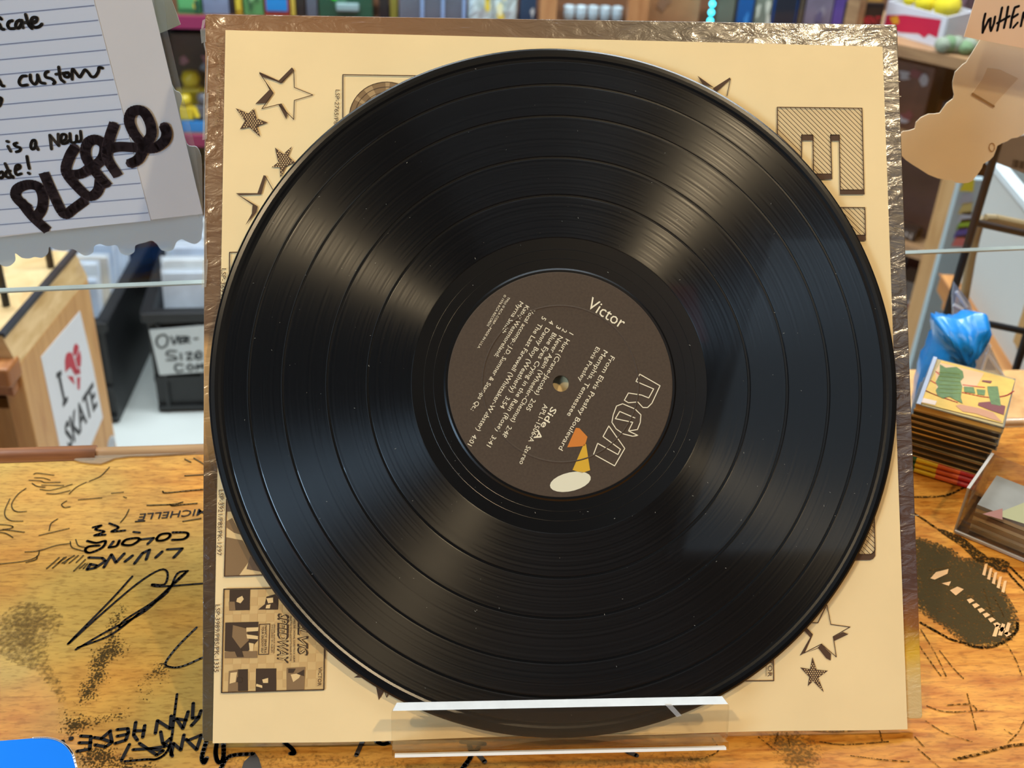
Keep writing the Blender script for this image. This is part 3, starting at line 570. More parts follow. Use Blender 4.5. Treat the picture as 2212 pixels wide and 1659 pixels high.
spoly('star_shadow', brown, [sp(440, 1030, 2.637, [(855, 1143), (890, 1122), (930, 1145)]), sp(440, 1030, 2.637, [(980, 1190), (997, 1272), (1030, 1215)])]); sline('star_outline', brown, [sp(440, 1030, 2.637, [(1026, 1210), (1042, 1255), (1058, 1220)])], 1.6)
# album picture, upper left
sline('picture_frame', brown, [sp(420, 0, k, [(1700, 520), (1013, 510), (1013, 1000)])], 2.2)
c0 = S.L(836, 256, NP); MB().disc(c0, 82 * PX, NP, 48).build('printed_disc', mid, sl)
mb = MB()
for a0, a1 in ((2.0, 2.25), (2.5, 2.62), (1.5, 1.62)): mb.poly([c0 + Vector((math.cos(a0), math.sin(a0))) * 10 * PX, c0 + Vector((math.cos(a0), math.sin(a0))) * 80 * PX, c0 + Vector((math.cos(a1), math.sin(a1))) * 80 * PX], NP + .0001)
mb.build('printed_disc_shine', mat('print_shine', (176, 146, 104), .7, spec=.2), sl)
mb = MB()
for r_ in (81, 70, 58): mb.ribbon([c0 + Vector((math.cos(t * .13), math.sin(t * .13))) * r_ * PX for t in range(49)], 1.3 * PX, NP + .00015, cap=False)
mb.build('printed_disc_ring', brown, sl)
stext('printed_code', 'LSP-2765/P8S', (729.5, 194), (725, 276), 9)
faint = mat('print_faint', (150, 122, 86), .7, spec=.2)
stext('printed_code', '21-112-1 PT. 54F', (476, 84), (472, 169), 8.5, faint); stext('printed_words', 'Printed in U.S.A.', (473, 187), (467, 272), 8.5, faint)
# big hatched letters, right
LE = [(635, 420), (1218, 427), (1232, 990), (1068, 990), (1062, 612), (1002, 612), (1010, 880), (884, 880), (880, 612), (802, 612), (802, 880), (635, 880)]
LL = [(860, 1108), (1238, 1112), (1242, 1302), (860, 1302)]
P1, P2 = sp(1480, 100, 3.19, LE), sp(1480, 100, 3.19, LL)
P3 = sp(1400, 950, 3.016, [(1200, 400), (1472, 400), (1478, 715), (1470, 735), (1450, 747), (1200, 747)])
for P in (P1, P2, P3):
    mb = MB(); hatch(mb, P, math.radians(-45), 7.9 * PX, 1.5 * PX, NP); mb.ribbon(P + [P[0]], 2.3 * PX, NP); mb.build('hatched_letter', brown, sl)
spoly('letter_shadow', brown, [sp(1480, 100, 3.19, q) for q in ([(1066, 988), (1234, 988), (1237, 1021), (1066, 1021)], [(884, 878), (1012, 878), (1014, 916), (884, 916)], [(800, 608), (882, 608), (882, 649), (800, 649)], [(1000, 608), (1064, 608), (1064, 651), (1000, 651)], [(860, 1302), (1244, 1302), (1246, 1339), (860, 1339)])] + [sp(1400, 950, 3.016, [(1200, 749), (1448, 749), (1480, 715), (1480, 757), (1466, 776), (1445, 784), (1200, 784)])])
sline('picture_frame', brown, [sp(1400, 950, 3.016, [(813, 1200), (818, 1569), (500, 1572)])], 2)
stext('printed_words', 'VICTOR', (1664.5, 1398), (1663, 1462), 9); stext('printed_words', 'STEREOPHONIC', (1655, 1425), (1655, 1461), 4)
# album pictures, left edge
sline('picture_frame', brown, [sp(440, 520, 2.86, [(330, 70), (160, 72), (158, 300)])], 2.2)
stext('printed_code', 'LSP-3693/P8S', (484, 580), (478, 668), 9.5); stext('printed_code', 'LSP-3921/P8S/PK-1297', (478, 1058), (473, 1200), 9.5); stext('printed_code', 'LSP-3989/P8S/PK-1335', (470.5, 1306), (467, 1452), 9.5)
Ax = lambda p: sp(460, 1030, 7.21, p)
spoly('picture_tone', pale, [Ax([(215, 380), (330, 380), (780, 1530), (178, 1548)])], NP)
spoly('picture_tone', mid, [Ax([(205, 940), (460, 990), (590, 1220), (550, 1330), (410, 1530), (180, 1545)]), Ax([(215, 690), (300, 640), (430, 900), (330, 872), (215, 790)])], NP + .0001)
spoly('picture_tone', mat('print_brown_soft', (110, 86, 62), .7), [Ax([(585, 1225), (760, 1480), (525, 1435), (552, 1330)]), Ax([(215, 380), (270, 380), (290, 540), (215, 540)])], NP + .0002)
sline('picture_frame', brown, [Ax([(212, 350), (178, 1548), (800, 1528)])], 2.2, NP + .0003)
Bx = lambda p: sp(460, 1220, 5.53, p)
spoly('picture_tone', lightp, [Bx([(132, 290), (1345, 270), (1325, 1490), (103, 1525)])])
mb = MB()
for i in range(12):
    for j in range(12):
        if (i + j) % 2 == 0:
            x, y = 140 + i * 99, 300 + j * 99 - i * 3; mb.poly(Bx([(x, y), (x + 96, y - 3), (x + 94, y + 94), (x - 2, y + 97)]), NP + .0001)
mb.build('picture_checks', mat('print_check', (204, 168, 112), .7, spec=.2), sl)
spoly('picture_photo', dkp, [Bx(q) for q in ([(200, 300), (445, 295), (440, 540), (195, 545)], [(148, 690), (545, 680), (540, 900), (400, 1050), (140, 1030)], [(300, 1250), (418, 1245), (418, 1505), (300, 1508)], [(515, 1240), (757, 1237), (757, 1500), (510, 1505)], [(640, 380), (780, 340), (780, 535), (540, 535), (620, 470)])], NP + .0002)
spoly('picture_photo', mid, [Bx(q) for q in ([(880, 1230), (1105, 1220), (1090, 1490), (880, 1495)], [(190, 1270), (300, 1250), (300, 1508), (180, 1512)], [(240, 720), (400, 760), (430, 900), (330, 1000), (230, 860)], [(190, 440), (260, 440), (270, 545), (195, 545)], [(380, 1030), (530, 1030), (530, 1110), (140, 1115), (140, 1040)])], NP + .00025)
spoly('picture_photo', pale, [Bx(q) for q in ([(290, 400), (350, 370), (370, 410), (330, 460), (280, 440)], [(400, 750), (545, 745), (540, 790), (400, 800)], [(400, 830), (540, 850), (538, 890), (410, 880)], [(430, 930), (490, 940), (480, 1030), (440, 1030)], [(590, 1370), (660, 1350), (660, 1410), (600, 1410)], [(520, 1420), (590, 1440), (590, 1470), (515, 1450)], [(930, 1310), (1060, 1290), (1030, 1350), (960, 1400)], [(210, 1290), (290, 1280), (270, 1400), (200, 1420)], [(640, 480), (690, 470), (680, 520), (630, 520)], [(640, 400), (720, 390), (720, 450), (660, 460)])], NP + .0003)
spoly('picture_photo', dkp, [Bx(q) for q in ([(900, 1240), (990, 1240), (960, 1290), (900, 1290)], [(1000, 1300), (1090, 1250), (1090, 1330)], [(290, 1340), (350, 1350), (350, 1400), (280, 1400)], [(260, 1030), (340, 1000), (370, 1100), (290, 1100)])], NP + .00035)
def btext(s, a, b, h, bold=0, shear=0, m=brown, z=NP + .0003):
    return stext('printed_words', s, Z(460, 1220, 5.53, [a])[0], Z(460, 1220, 5.53, [b])[0], h / 5.53, m, bold, shear, z)
btext('SPEEDWAY', (842, 580), (832, 1180), 118, .035, .25, dkp); btext('SPEEDWAY', (842, 592), (832, 1168), 84, -.012, .25, lightp, NP + .0004)
btext('ELVIS', (1078, 660), (1072, 1085), 112, .035, .25, dkp); btext('ELVIS', (1078, 672), (1072, 1073), 80, -.012, .25, lightp, NP + .0004)
btext('FROM THE METRO-GOLDWYN-MAYER PICTURE', (930, 610), (928, 1150), 22); btext('SINGS THE ORIGINAL SOUNDTRACK ALBUM', (972, 640), (970, 1160), 22)
btext('VICTOR', (1282, 1222), (1272, 1446), 40); btext('SPECIAL BONUS SONGS', (735, 705), (730, 1055), 18); btext('INCLUDED IN ALBUM', (708, 715), (704, 1045), 18)
sline('picture_frame', brown, [Bx([(555, 712), (680, 706), (665, 1066), (545, 1070), (555, 712)])], 1.6, NP + .0003)
btext('NANCY SINATRA', (634, 725), (625, 1055), 26, .01); btext('YOUR GROOVY SELF', (596, 735), (588, 1050), 26, .01)
P = Bx([(132, 290), (1345, 270), (1325, 1490), (103, 1525)]); sline('picture_frame', dkp, [P + [P[0]]], 2.2, NP + .0004)

# ================================================================== RECORD
RR = .1526; RC = (.14895, SH - .15908)
RF = Frame(S.o + S.x * RC[0] + S.y * RC[1] + S.n * .0042, S.x, S.y)
rec = thing('vinyl_record', 'glossy black vinyl record with a brown centre label leaning on the sleeve', 'record', frame=RF)
def vinyl_mat(name, grooves):
    m = bpy.data.materials.new(name); m.use_nodes = True; nt = m.node_tree; b = nt.nodes['Principled BSDF']
    b.inputs['Base Color'].default_value = srgb(14, 14, 15); b.inputs['Roughness'].default_value = .27 if not grooves else .30
    b.inputs['Specular IOR Level'].default_value = .42
    if grooves:
        b.inputs['Anisotropic'].default_value = 1.0; b.inputs['Anisotropic Rotation'].default_value = .25; b.inputs['Coat Weight'].default_value = .6; b.inputs['Coat Roughness'].default_value = .035; b.inputs['Coat IOR'].default_value = 1.45
        tg = nt.nodes.new('ShaderNodeTangent'); tg.direction_type = 'RADIAL'; tg.axis = 'Z'; nt.links.new(tg.outputs[0], b.inputs['Tangent'])
        tc = nt.nodes.new('ShaderNodeTexCoord'); ln = nt.nodes.new('ShaderNodeVectorMath'); ln.operation = 'LENGTH'
        sp_ = nt.nodes.new('ShaderNodeSeparateXYZ'); cb = nt.nodes.new('ShaderNodeCombineXYZ'); nt.links.new(tc.outputs['Object'], sp_.inputs[0]); nt.links.new(sp_.outputs[0], cb.inputs[0]); nt.links.new(sp_.outputs[1], cb.inputs[1]); nt.links.new(cb.outputs[0], ln.inputs[0])
        no = nt.nodes.new('ShaderNodeTexNoise'); no.noise_dimensions = '1D'; no.inputs['Scale'].default_value = 900; no.inputs['Detail'].default_value = 2; nt.links.new(ln.outputs['Value'], no.inputs['W'])
        mr = nt.nodes.new('ShaderNodeMapRange'); mr.inputs[1].default_value = .3; mr.inputs[2].default_value = .7; mr.inputs[3].default_value = .28; mr.inputs[4].default_value = .42; nt.links.new(no.outputs['Fac'], mr.inputs[0]); nt.links.new(mr.outputs[0], b.inputs['Roughness'])
    return m
vg, vs_ = vinyl_mat('vinyl_grooves', True), vinyl_mat('vinyl_smooth', False)
prof = [(.0035, .0008), (.0505, .0008), (.0515, .0003), (.0645, .0003)]
gaps = [.0846, .102, .121, .1355]
def ring_prof(a, b): return [(a, .00035), (b, .00035)]
body = MB().lathe([(.0036, -.0009), (.0036, .0008), (.0508, .0008), (.0516, .00035), (.0655, .00035), (.0655, .0002), (.1463, .0002), (.1463, .0004), (.1475, .00055), (.1485, .0010), (.1500, .0011), (.1516, .0009), (.1524, .0004), (.1526, 0), (.1524, -.0005), (.150, -.0009)], 256, close=True)
body.build('vinyl_body', vs_, rec, smooth=False)
edges = [.0655] + [x for g in gaps for x in (g - .0005, g + .0005)] + [.1463]
for i in range(0, len(edges), 2):
    MB().lathe([(edges[i], .00018), (edges[i], .0005), (edges[i] + .0003, .00058), (edges[i + 1] - .0003, .00058), (edges[i + 1], .0005), (edges[i + 1], .00018)], 256).build('groove_band', vg, rec)
mb = MB()
for r_ in (.0560, .0602): mb.lathe([(r_ - .00012, .00036), (r_, .00040), (r_ + .00012, .00036)], 200)
mb.build('run_out_groove', vs_, rec)
lab_m = mat('label_paper', (76, 64, 53), .75, spec=.25, var=.10, scale=900)
lab = MB().lathe([(.0036, .00085), (.0036, .00098), (.0341, .00098), (.0346, .00128), (.0351, .00098), (.0495, .00098), (.0498, .00085)], 128).build('label', lab_m, rec)
NL = .0011
def LB(x, y): u, v = Z(950, 580, 3.1904, [(x, y)])[0]; return RF.L(u, v, NL)
cream = mat('label_print', (238, 228, 200), .6, spec=.2); KL = 1 / 3.1904 * .0002035
def ltext(s, a, b, h, bold=0): text_mb(MB(), s, LB(*a), LB(*b), h * KL, NL, bold).build('label_text', cream, lab)
ltext('Victor', (1030, 228), (1272, 382), 84, .001)
ltext('From Elvis Presley Boulevard', (1193, 607), (832, 1250), 34, .001); ltext('Memphis, Tennessee', (1145, 568), (890, 1018), 34, .001); ltext('Elvis Presley', (1092, 545), (966, 778), 30, .001)
ltext('Side A', (790, 962), (664, 1180), 44, .012); ltext('APL1-1506-A  Stereo', (733, 938), (562, 1350), 34, .001)
ltext('1  Hurt (Crane-Jacobs)  2:05', (908, 447), (606, 978), 33, .001); ltext('2  Never Again (Wheeler-Chesnut)  2:48', (864, 420), (442, 1162), 33, .001)
ltext('3  Blue Eyes Crying in the Rain (Rose)  3:41', (822, 398), (336, 1226), 33, .001); ltext('4  Danny Boy (Weatherly)  3:54', (775, 362), (428, 962), 33, .001); ltext('5  The Last Farewell (Whittaker-Webster)  4:01', (722, 336), (205, 1218), 33, .001)
ltext('Vocal accomp.: J.D. Sumner & Stamps Qt.;', (645, 283), (226, 980), 30, .001); ltext('Kathy Westmoreland;', (605, 258), (388, 610), 30, .001); ltext('Myrna Smith', (565, 232), (436, 444), 30, .001)
ltext('TM(s) ® RCA CORP.—MADE IN U.S.A.', (478, 198), (264, 552), 16, 0); ltext('© 1976 RCA RECORDS', (452, 182), (330, 398), 16, 0)
mb = MB()
for p in ([(1378, 728), (1518, 808), (1462, 928), (1432, 958), (1400, 958), (1365, 920), (1300, 925), (1272, 908), (1300, 858), (1390, 872), (1440, 892), (1474, 830), (1352, 778), (1378, 728)],
          [(1365, 1150), (1330, 1156), (1265, 1140), (1215, 1105), (1186, 1060), (1195, 1010), (1218, 948), (1260, 932), (1345, 968), (1386, 1008), (1382, 1060), (1362, 1110), (1300, 1120), (1330, 1060)], [(1300, 1120), (1365, 1150)], [(1330, 1060), (1210, 1035), (1240, 985), (1345, 1030)],
          [(1165, 1085), (1275, 1240), (1205, 1360), (1060, 1280), (1088, 1205), (1228, 1282), (1245, 1246), (1125, 1158), (1165, 1085)]):
    mb.ribbon([LB(*q) for q in p], 6.5 * KL, NL)
mb.build('label_logo', cream, lab)
# plain stand-in patches where the label carries its small colour picture
MB().poly([LB(*q) for q in [(938, 1098), (962, 1100), (1018, 1160), (1000, 1222), (975, 1225), (940, 1228), (878, 1232)]], NL).build('label_picture', mat('label_orange', (206, 122, 40), .6), lab)
MB().poly([LB(*q) for q in [(992, 1210), (1008, 1210), (1036, 1390), (980, 1410), (915, 1388)]], NL).build('label_picture', mat('label_gold', (214, 168, 44), .5), lab)
MB().poly([LB(900 + 140 * math.cos(t * .3) + 18 * math.sin(t * .3), 1470 + 62 * math.sin(t * .3) - 34 * math.cos(t * .3)) for t in range(21)], NL).build('label_picture', mat('label_cream', (226, 222, 196), .6), lab)
mb = MB(); rnd = random.Random(3)
for i in range(190):
    a_ = rnd.uniform(0, 6.283); r_ = math.sqrt(rnd.uniform(.052 ** 2, .148 ** 2)); s_ = rnd.choice((.00005, .00006, .00008, .00011)); L_ = rnd.uniform(1, 3.5); b_ = rnd.uniform(0, 3.14)
    p = Vector((math.cos(a_) * r_, math.sin(a_) * r_)); d = Vector((math.cos(b_), math.sin(b_))) * s_ * L_
    mb.ribbon([p - d, p + d], s_ * 1.6, .0007, cap=False)
mb.build('dust', mat('dust_lint', (150, 150, 142), .8), rec, kind='stuff')

# ================================================================== ACRYLIC GUARD AND THE NOTES ON IT
gd = thing('acrylic_guard', 'large clear acrylic guard sheet hanging behind the record with a bright lower edge', 'guard', frame=G)
gclear = clear('guard_acrylic', (253, 254, 254), .06, .015)
go = MB().box((.3, .35, -.002), (1.9, .70, .004)).build('sheet', gclear, gd)
MB().box((.3, .0004, -.002), (1.9, .0009, .0042)).build('lower_edge', mat('guard_edge', (150, 162, 160), .2, coat=.6, var=.45, scale=14), gd)
for x in (-.5, 1.1):
    MB().tube((x, .69, .004), (x, 1.72 - .105 - .04, .004), .0015, 6).build('hanging_wire', MATS['black_metal'], gd)
    MB().box((x, .685, -.002), (.03, .04, .012)).build('clamp', MATS['black_metal'], gd)
    # wires reach the ceiling
def gp(pts, n): return [G.L(u, v, n) for u, v in pts]
wpap = mat('white_paper', (210, 212, 216), .8, spec=.2, var=.02, scale=30); peach = mat('peach_paper', (244, 212, 178), .8, spec=.2, var=.03, scale=40)
N0 = .006
note = thing('lined_note', 'white lined paper note with PLEASE in thick marker, taped to the guard', 'note', frame=G)
MB().prism(gp([(-160, -90), (307, -90), (328, 0), (438, 462), (0, 512), (-160, 530)], N0), N0 - .0003, N0).build('paper', wpap, note)
MB().prism(gp([(-160, -90), (172, -90), (203, 0), (326, 476), (0, 509), (-160, 525)], N0), N0, N0 + .0002).build('lined_card', mat('lined_paper', (202, 214, 232), .8, spec=.2), note)
mb = MB()
for i in range(-3, 15):
    ya, yb_ = 31 + i * 32.2, 11 + i * 32.0; xa = 204 + i * 8.3
    a, b = G.L(-150, ya + 15, N0), G.L(xa, yb_, N0); mb.ribbon([a, b], .00042, N0 + .0004, cap=False)
mb.build('ruled_lines', mat('rule_blue', (120, 130, 158), .8), note)
def hand(name, org, k, strokes, wpx, m, par, n, smooth=True, cap=True):
    w = wpx / FPX * .64; P_ = [gp(Z(org[0], org[1], k, s), n) for s in strokes]
    for grp in clusters([catmull(p, 5) if smooth and len(p) > 2 else p for p in P_], w * .95):
        mb = MB()
        for p in grp: mb.ribbon(p, w, n, cap=cap)
        mb.build(name, m, par)
pen = mat('felt_pen', (30, 26, 22), .6)
HK = 4.145
hand('handwriting', (0, 0), HK, [[(-20, 150), (0, 160), (12, 172)], [(-6, 215), (14, 258), (35, 262)], [(110, 185), (80, 195), (68, 225), (85, 255), (130, 255)], [(178, 180), (150, 195), (140, 235), (165, 252), (190, 215), (196, 182)], [(188, 190), (206, 248)], [(228, 130), (255, 220), (285, 256)], [(210, 205), (300, 190)], [(270, 215), (320, 195), (330, 160), (290, 160), (275, 210), (310, 245), (350, 238), (375, 215)]], 5.6, pen, note, N0 + .0005)
hand('handwriting', (0, 0), HK, [[(-20, 700), (0, 730), (15, 765), (35, 770)], [(235, 680), (195, 685), (170, 730), (190, 765), (245, 760)], [(270, 670), (275, 720), (310, 755), (335, 720), (335, 670), (360, 735), (402, 747)], [(430, 640), (405, 655), (410, 690), (460, 705), (490, 735), (478, 750)], [(525, 600), (540, 700), (575, 735)], [(500, 665), (610, 650)], [(590, 650), (622, 665), (610, 690), (580, 685), (570, 660)], [(645, 710), (648, 620), (680, 655), (712, 690), (735, 660), (760, 625), (790, 650), (815, 684), (850, 685), (880, 640), (885, 606), (918, 610)], [(-15, 870), (14, 886), (0, 940), (-25, 960)]], 5.6, pen, note, N0 + .0005)
hand('handwriting', (0, 0), HK, [[(60, 1265), (75, 1270)], [(70, 1310), (95, 1355)], [(150, 1280), (125, 1290), (140, 1310), (180, 1325), (175, 1350), (145, 1360)], [(310, 1255), (290, 1260), (275, 1300), (285, 1335), (310, 1325), (320, 1285), (312, 1258)], [(315, 1290), (340, 1340)], [(540, 1270), (585, 1250), (590, 1210), (555, 1205), (545, 1250), (560, 1285), (595, 1280), (620, 1255)], [(625, 1195), (635, 1270), (680, 1270), (685, 1215), (690, 1265), (725, 1255), (720, 1175)]], 5.6, pen, note, N0 + .0005)
hand('handwriting', (0, 0), HK, [[(460, 1335), (445, 1210), (525, 1305), (520, 1200)]], 5.6, pen, note, N0 + .0005, False)
hand('handwriting', (0, 0), HK, [[(-15, 1560), (0, 1545), (20, 1540), (30, 1570), (10, 1595), (-15, 1580)], [(90, 1530), (60, 1535), (50, 1575), (80, 1590), (115, 1580)], [(45, 1465), (90, 1560), (118, 1592)], [(135, 1525), (175, 1505), (175, 1480), (145, 1485), (135, 1530), (150, 1565), (190, 1555)], [(240, 1400), (250, 1460), (262, 1510)], [(252, 1548), (264, 1556)]], 5.8, pen, note, N0 + .0005)
fat = mat('thick_marker', (40, 32, 44), .5)
for dn, s in enumerate(([[(200, 1440), (150, 1402), (108, 1350), (125, 1298), (200, 1272), (268, 1292), (296, 1360), (288, 1440), (248, 1500)], [(140, 1385), (225, 1495), (330, 1590)]], [[(300, 1190), (365, 1335), (440, 1475), (505, 1440), (590, 1378)]], [[(520, 1012), (480, 1080), (456, 1185), (535, 1290), (615, 1355), (675, 1315), (690, 1235)], [(470, 1205), (565, 1195), (655, 1130)]],
          [[(745, 1285), (655, 1180), (592, 1080), (602, 990), (660, 962), (720, 1005), (700, 1100), (590, 1185)]], [[(790, 850), (752, 965), (738, 1085), (815, 1215)], [(725, 1035), (815, 1012), (945, 1018)]], [[(888, 1132), (955, 1095), (985, 1010), (920, 915), (890, 830), (915, 768), (985, 768), (1035, 850), (1040, 940), (985, 1010), (1060, 1022), (1130, 975), (1148, 920), (1130, 865)]])):
    hand('marker_letter', (0, 0), 3.191, s, 20, fat, note, N0 + .0006 + dn * .00005, cap='inner')
film = clear('clear_film', (250, 252, 252), .06, .03, haze=.05)
MB().prism(gp([(300, -90), (345, -90), (362, 68), (420, 310), (441, 462), (430, 470), (340, 60)], N0 - .0012), N0 - .0016, N0 - .0012).build('clear_film', film, note)
# scalloped white sign on the customers' side
back = -.0052
cl = thing('scalloped_sign', 'pale grey-white sign with a scalloped lower edge hanging behind the lined note', 'sign', frame=G)
sc = [(1398, 20), (1392, 75), (1385, 120), (1345, 150), (1290, 135), (1250, 118), (1215, 140), (1195, 185), (1155, 200), (1110, 190), (1080, 150), (1045, 128), (1000, 140), (935, 160), (925, 205), (880, 228), (830, 210), (805, 160), (740, 165), (690, 150), (650, 165), (640, 210), (590, 232), (545, 210), (500, 185), (440, 195), (390, 190), (340, 170), (330, 215), (290, 245), (240, 240), (200, 250), (150, 245), (105, 215), (105, 265), (70, 300), (30, 305), (0, 290), (-60, 260), (-120, 300), (-300, 320)]
cp_ = [(-120, -80), (330, -80), (340, 80), (372, 184), (388, 200), (393, 215), (388, 237), (392, 262), (404, 311), (424, 317), (433, 333), (436, 356), (437, 400)] + Z(0, 480, 3.19, sc)
cpl = gp(cp_, back); sm = [cpl[0]] + catmull(cpl[1:-1], 4) + [cpl[-1]]
MB().prism(sm, back - .0004, back).build('paper', mat('sign_paper', (206, 214, 216), .8, spec=.2), cl)
pc = thing('paper_sheet', 'corner of a pale mint paper sheet peeking out above the lined note', 'paper', frame=G)
MB().prism(gp([(260, -90), (340, -90), (371, 0), (384, 36), (390, 53), (370, 62), (346, 72), (290, 80)], back - .002), back - .0024, back - .002).build('paper', mat('mint_paper', (196, 208, 202), .8, spec=.2), pc)
# peach notes, right
FW = .012
wn = thing('peach_note', 'peach paper note reading WHEN in black marker, top right', 'note', frame=G)
MB().prism(gp([(2140, -110), (2106.5, 0), (2082.7, 79.3), (2212, 104.4), (2330, 127), (2360, -110)], FW), FW - .0004, FW).build('paper', peach, wn)
hand('handwriting', (2040, 0), 6.913, [[(612, 205), (582, 330), (572, 488)], [(572, 482), (662, 295), (690, 275), (682, 400), (697, 460), (740, 350), (757, 250)], [(862, 115), (832, 260), (790, 455)], [(952, 102), (922, 280), (890, 415)], [(790, 345), (972, 242)], [(1112, 92), (1052, 112), (1012, 250), (985, 410)], [(1022, 262), (1095, 215)], [(1030, 412), (1092, 340)], [(1182, 190), (1142, 390)], [(1185, 195), (1240, 390), (1300, 170)]], 5.2, ink, wn, FW + .0002, False)
MB().box((G.L(2300, -60, 0).x, G.L(2300, -60, 0).y, .006), (.05, .02, .011)).build('foam_pad', mat('foam', (230, 230, 225), .8), wn)
cs = thing('cloud_sign', 'peach cloud-shaped paper sign seen from behind with brown tape on it', 'sign', frame=G)
cc = [(2140, 50), (2116, 88), (2087, 135), (2080, 139), (2063, 156), (2058, 176), (2058, 190), (2061, 205), (2059, 213), (2045, 223), (2030, 244), (2018, 246), (2006, 246), (1989, 254), (1979, 264), (1976, 278), (1964, 282), (1950, 284), (1936, 300), (1938, 326), (1956, 345), (1970, 355), (1988, 366), (2005, 377), (2025, 385), (2044, 389), (2057, 389), (2066, 395), (2080, 396), (2091, 395), (2100, 391), (2111, 378), (2121, 363), (2124, 354), (2138, 346), (2146, 338), (2152, 323), (2154.5, 315), (2165, 309), (2176, 305), (2185, 299), (2198, 297), (2212, 289), (2290, 262), (2330, 180), (2320, 60)]
MB().prism(gp(cc, back), back - .0004, back).build('paper', mat('peach_card', (250, 232, 204), .8, spec=.2, var=.03, scale=40), cs)
MB().prism(gp([(2099, 202), (2144, 230), (2150, 222), (2199, 169), (2160, 150), (2132, 146), (2122, 170)], back), back, back + .0003).build('tape', mat('brown_tape', (230, 204, 170), .45, coat=.2), cs)
MB().ribbon(gp(Z(2040, 0, 6.913, [(410, 1395), (730, 1585)]), back), .0012, back + .0006).build('tape_end', mat('tape_end', (168, 132, 92), .5), cs)
MB().ribbon(gp([(2142 + 6 * math.cos(t * .5), 318 + 9 * math.sin(t * .5)) for t in range(13)], back), .0006, back + .0003).build('pencil_ring', mat('pencil', (190, 150, 104), .8), cs)

# ================================================================== PINE CABINET, LEFT
pine = wood('pine_board', (196, 142, 82), (224, 176, 112), (22, 22, 2.2), .5); pine2 = wood('pine_end_grain', (196, 160, 104), (228, 198, 146), (8, 8, 30), .6); dpine = wood('pine_brown', (150, 92, 46), (184, 122, 66), (30, 30, 3), .5)  # last one: darker brown pine for the moulding, stile and bead
pn, pf = PZ(42, 785, -.3), PZ(190, 600, -.3); dp = (pf - pn); plen = dp.length; pang = math.atan2(dp.y, dp.x)
pb = thing('pine_cabinet', 'pale pine cabinet with an I love SKATE sticker on its side', 'cabinet', loc=(pn.x, pn.y, FLOOR), rz=pang)
H_ = .6
MB().box((plen / 2, .012, H_ / 2), (plen, .024, H_)).build('side_board', pine, pb, bevel=.002)
MB().box((.013, .20, H_ / 2 - .03), (.020, .35, H_ - .07)).build('front_panel', wood('pine_front', (168, 122, 62), (196, 150, 86), (20, 20, 3), .5), pb)
MB().box((plen - .012, .20, H_ / 2), (.022, .35, H_ - .01)).build('back_panel', pine, pb)
MB().box((plen / 2, .39, H_ / 2), (plen, .024, H_)).build('side_board', pine, pb)
MB().box((-.006, .085, H_ / 2 - .04), (.018, .05, H_ - .1)).build('front_stile', dpine, pb)
MB().box((-.012, .20, H_ - .004), (.034, .40, .026)).build('front_moulding', dpine, pb, bevel=.004, label='brown stained moulding along the front')
MB().box((-.006, .20, H_ - .026), (.022, .39, .014)).build('front_bead', dpine, pb)
# sloped end-grain top and its dark strip
mb = MB(); z1 = H_ + .036
for x in (0, plen): pass
mb.add([(-.004, 0, H_), (plen, 0, H_), (plen, .011, z1), (-.004, .011, z1), (-.004, .4, z1), (plen, .4, z1), (-.004, .4, H_), (plen, .4, H_)], [(0, 1, 2, 3), (3, 2, 5, 4), (0, 3, 4, 6), (1, 7, 5, 2), (4, 5, 7, 6), (0, 6, 7, 1)])
mb.build('top_board', pine2, pb)
MB().box((plen / 2, .012, z1 + .001), (plen + .006, .007, .006)).build('metal_strip', mat('dark_strip', (40, 42, 50), .4), pb)
# sticker on the outer face (y = 0 plane of the cabinet)
PBF = Frame((pn.x, pn.y, FLOOR), Vector((math.cos(pang), math.sin(pang), 0)), (0, 0, 1))
def pbp(ox, oy, k, pts, n=.0): return [PBF.L(u, v, n) for u, v in Z(ox, oy, k, pts)]
def on_side(mb, name, m, par):
    o = mb.build(name, m, par); o.rotation_euler = (math.pi / 2, 0, 0); return o
skp = pbp(0, 480, 3.19, [(548, 612), (640, 1000), (706, 1345), (590, 1600), (440, 1640), (280, 930)])
sticker = on_side(MB().prism([skp[0], skp[1], skp[2], PBF.L(176, 1010), PBF.L(138, 1010), skp[5]], 0, .0006), 'sticker', mat('sticker_white', (232, 236, 240), .5), pb)
red = mat('sticker_red', (196, 50, 66), .5); blk = mat('sticker_black', (44, 42, 44), .5)
def sp_on(polys, m, nm, z=.0009):
    mb = MB()
    for p in polys: mb.poly(pbp(0, 480, 3.19, p), z)
    mb.build(nm, m, sticker)
sp_on([[(442, 955), (450, 910), (472, 893), (495, 905), (520, 990), (535, 1030), (520, 1060), (480, 1000), (445, 1035)], [(500, 870), (510, 840), (525, 836), (540, 860), (530, 900), (515, 925), (498, 905)], [(545, 880), (555, 930), (553, 990), (530, 1000), (515, 940)], [(458, 1060), (500, 1062), (512, 1120), (490, 1100)], [(525, 1070), (550, 1065), (545, 1155), (530, 1150)], [(495, 1040), (545, 1000), (550, 1050), (520, 1040)]], red, 'heart')
sp_on([[(383, 1040), (418, 1018), (422, 1052), (413, 1058), (443, 1210), (464, 1200), (462, 1235), (430, 1278), (426, 1246), (430, 1228), (394, 1066), (383, 1078)]], blk, 'letter')
a0, b0 = pbp(0, 480, 3.19, [(452, 1490), (652, 1180)])
text_mb(MB(), 'SKATE', a0, b0, .036, .0009, .03).build('lettering', blk, sticker)
c0 = PBF.L(240, 962); on_side(MB().disc(c0, .014, .0006, 24), 'round_sticker', mat('sticker_silver', (214, 220, 226), .3, coat=.5), pb)
mb = MB()
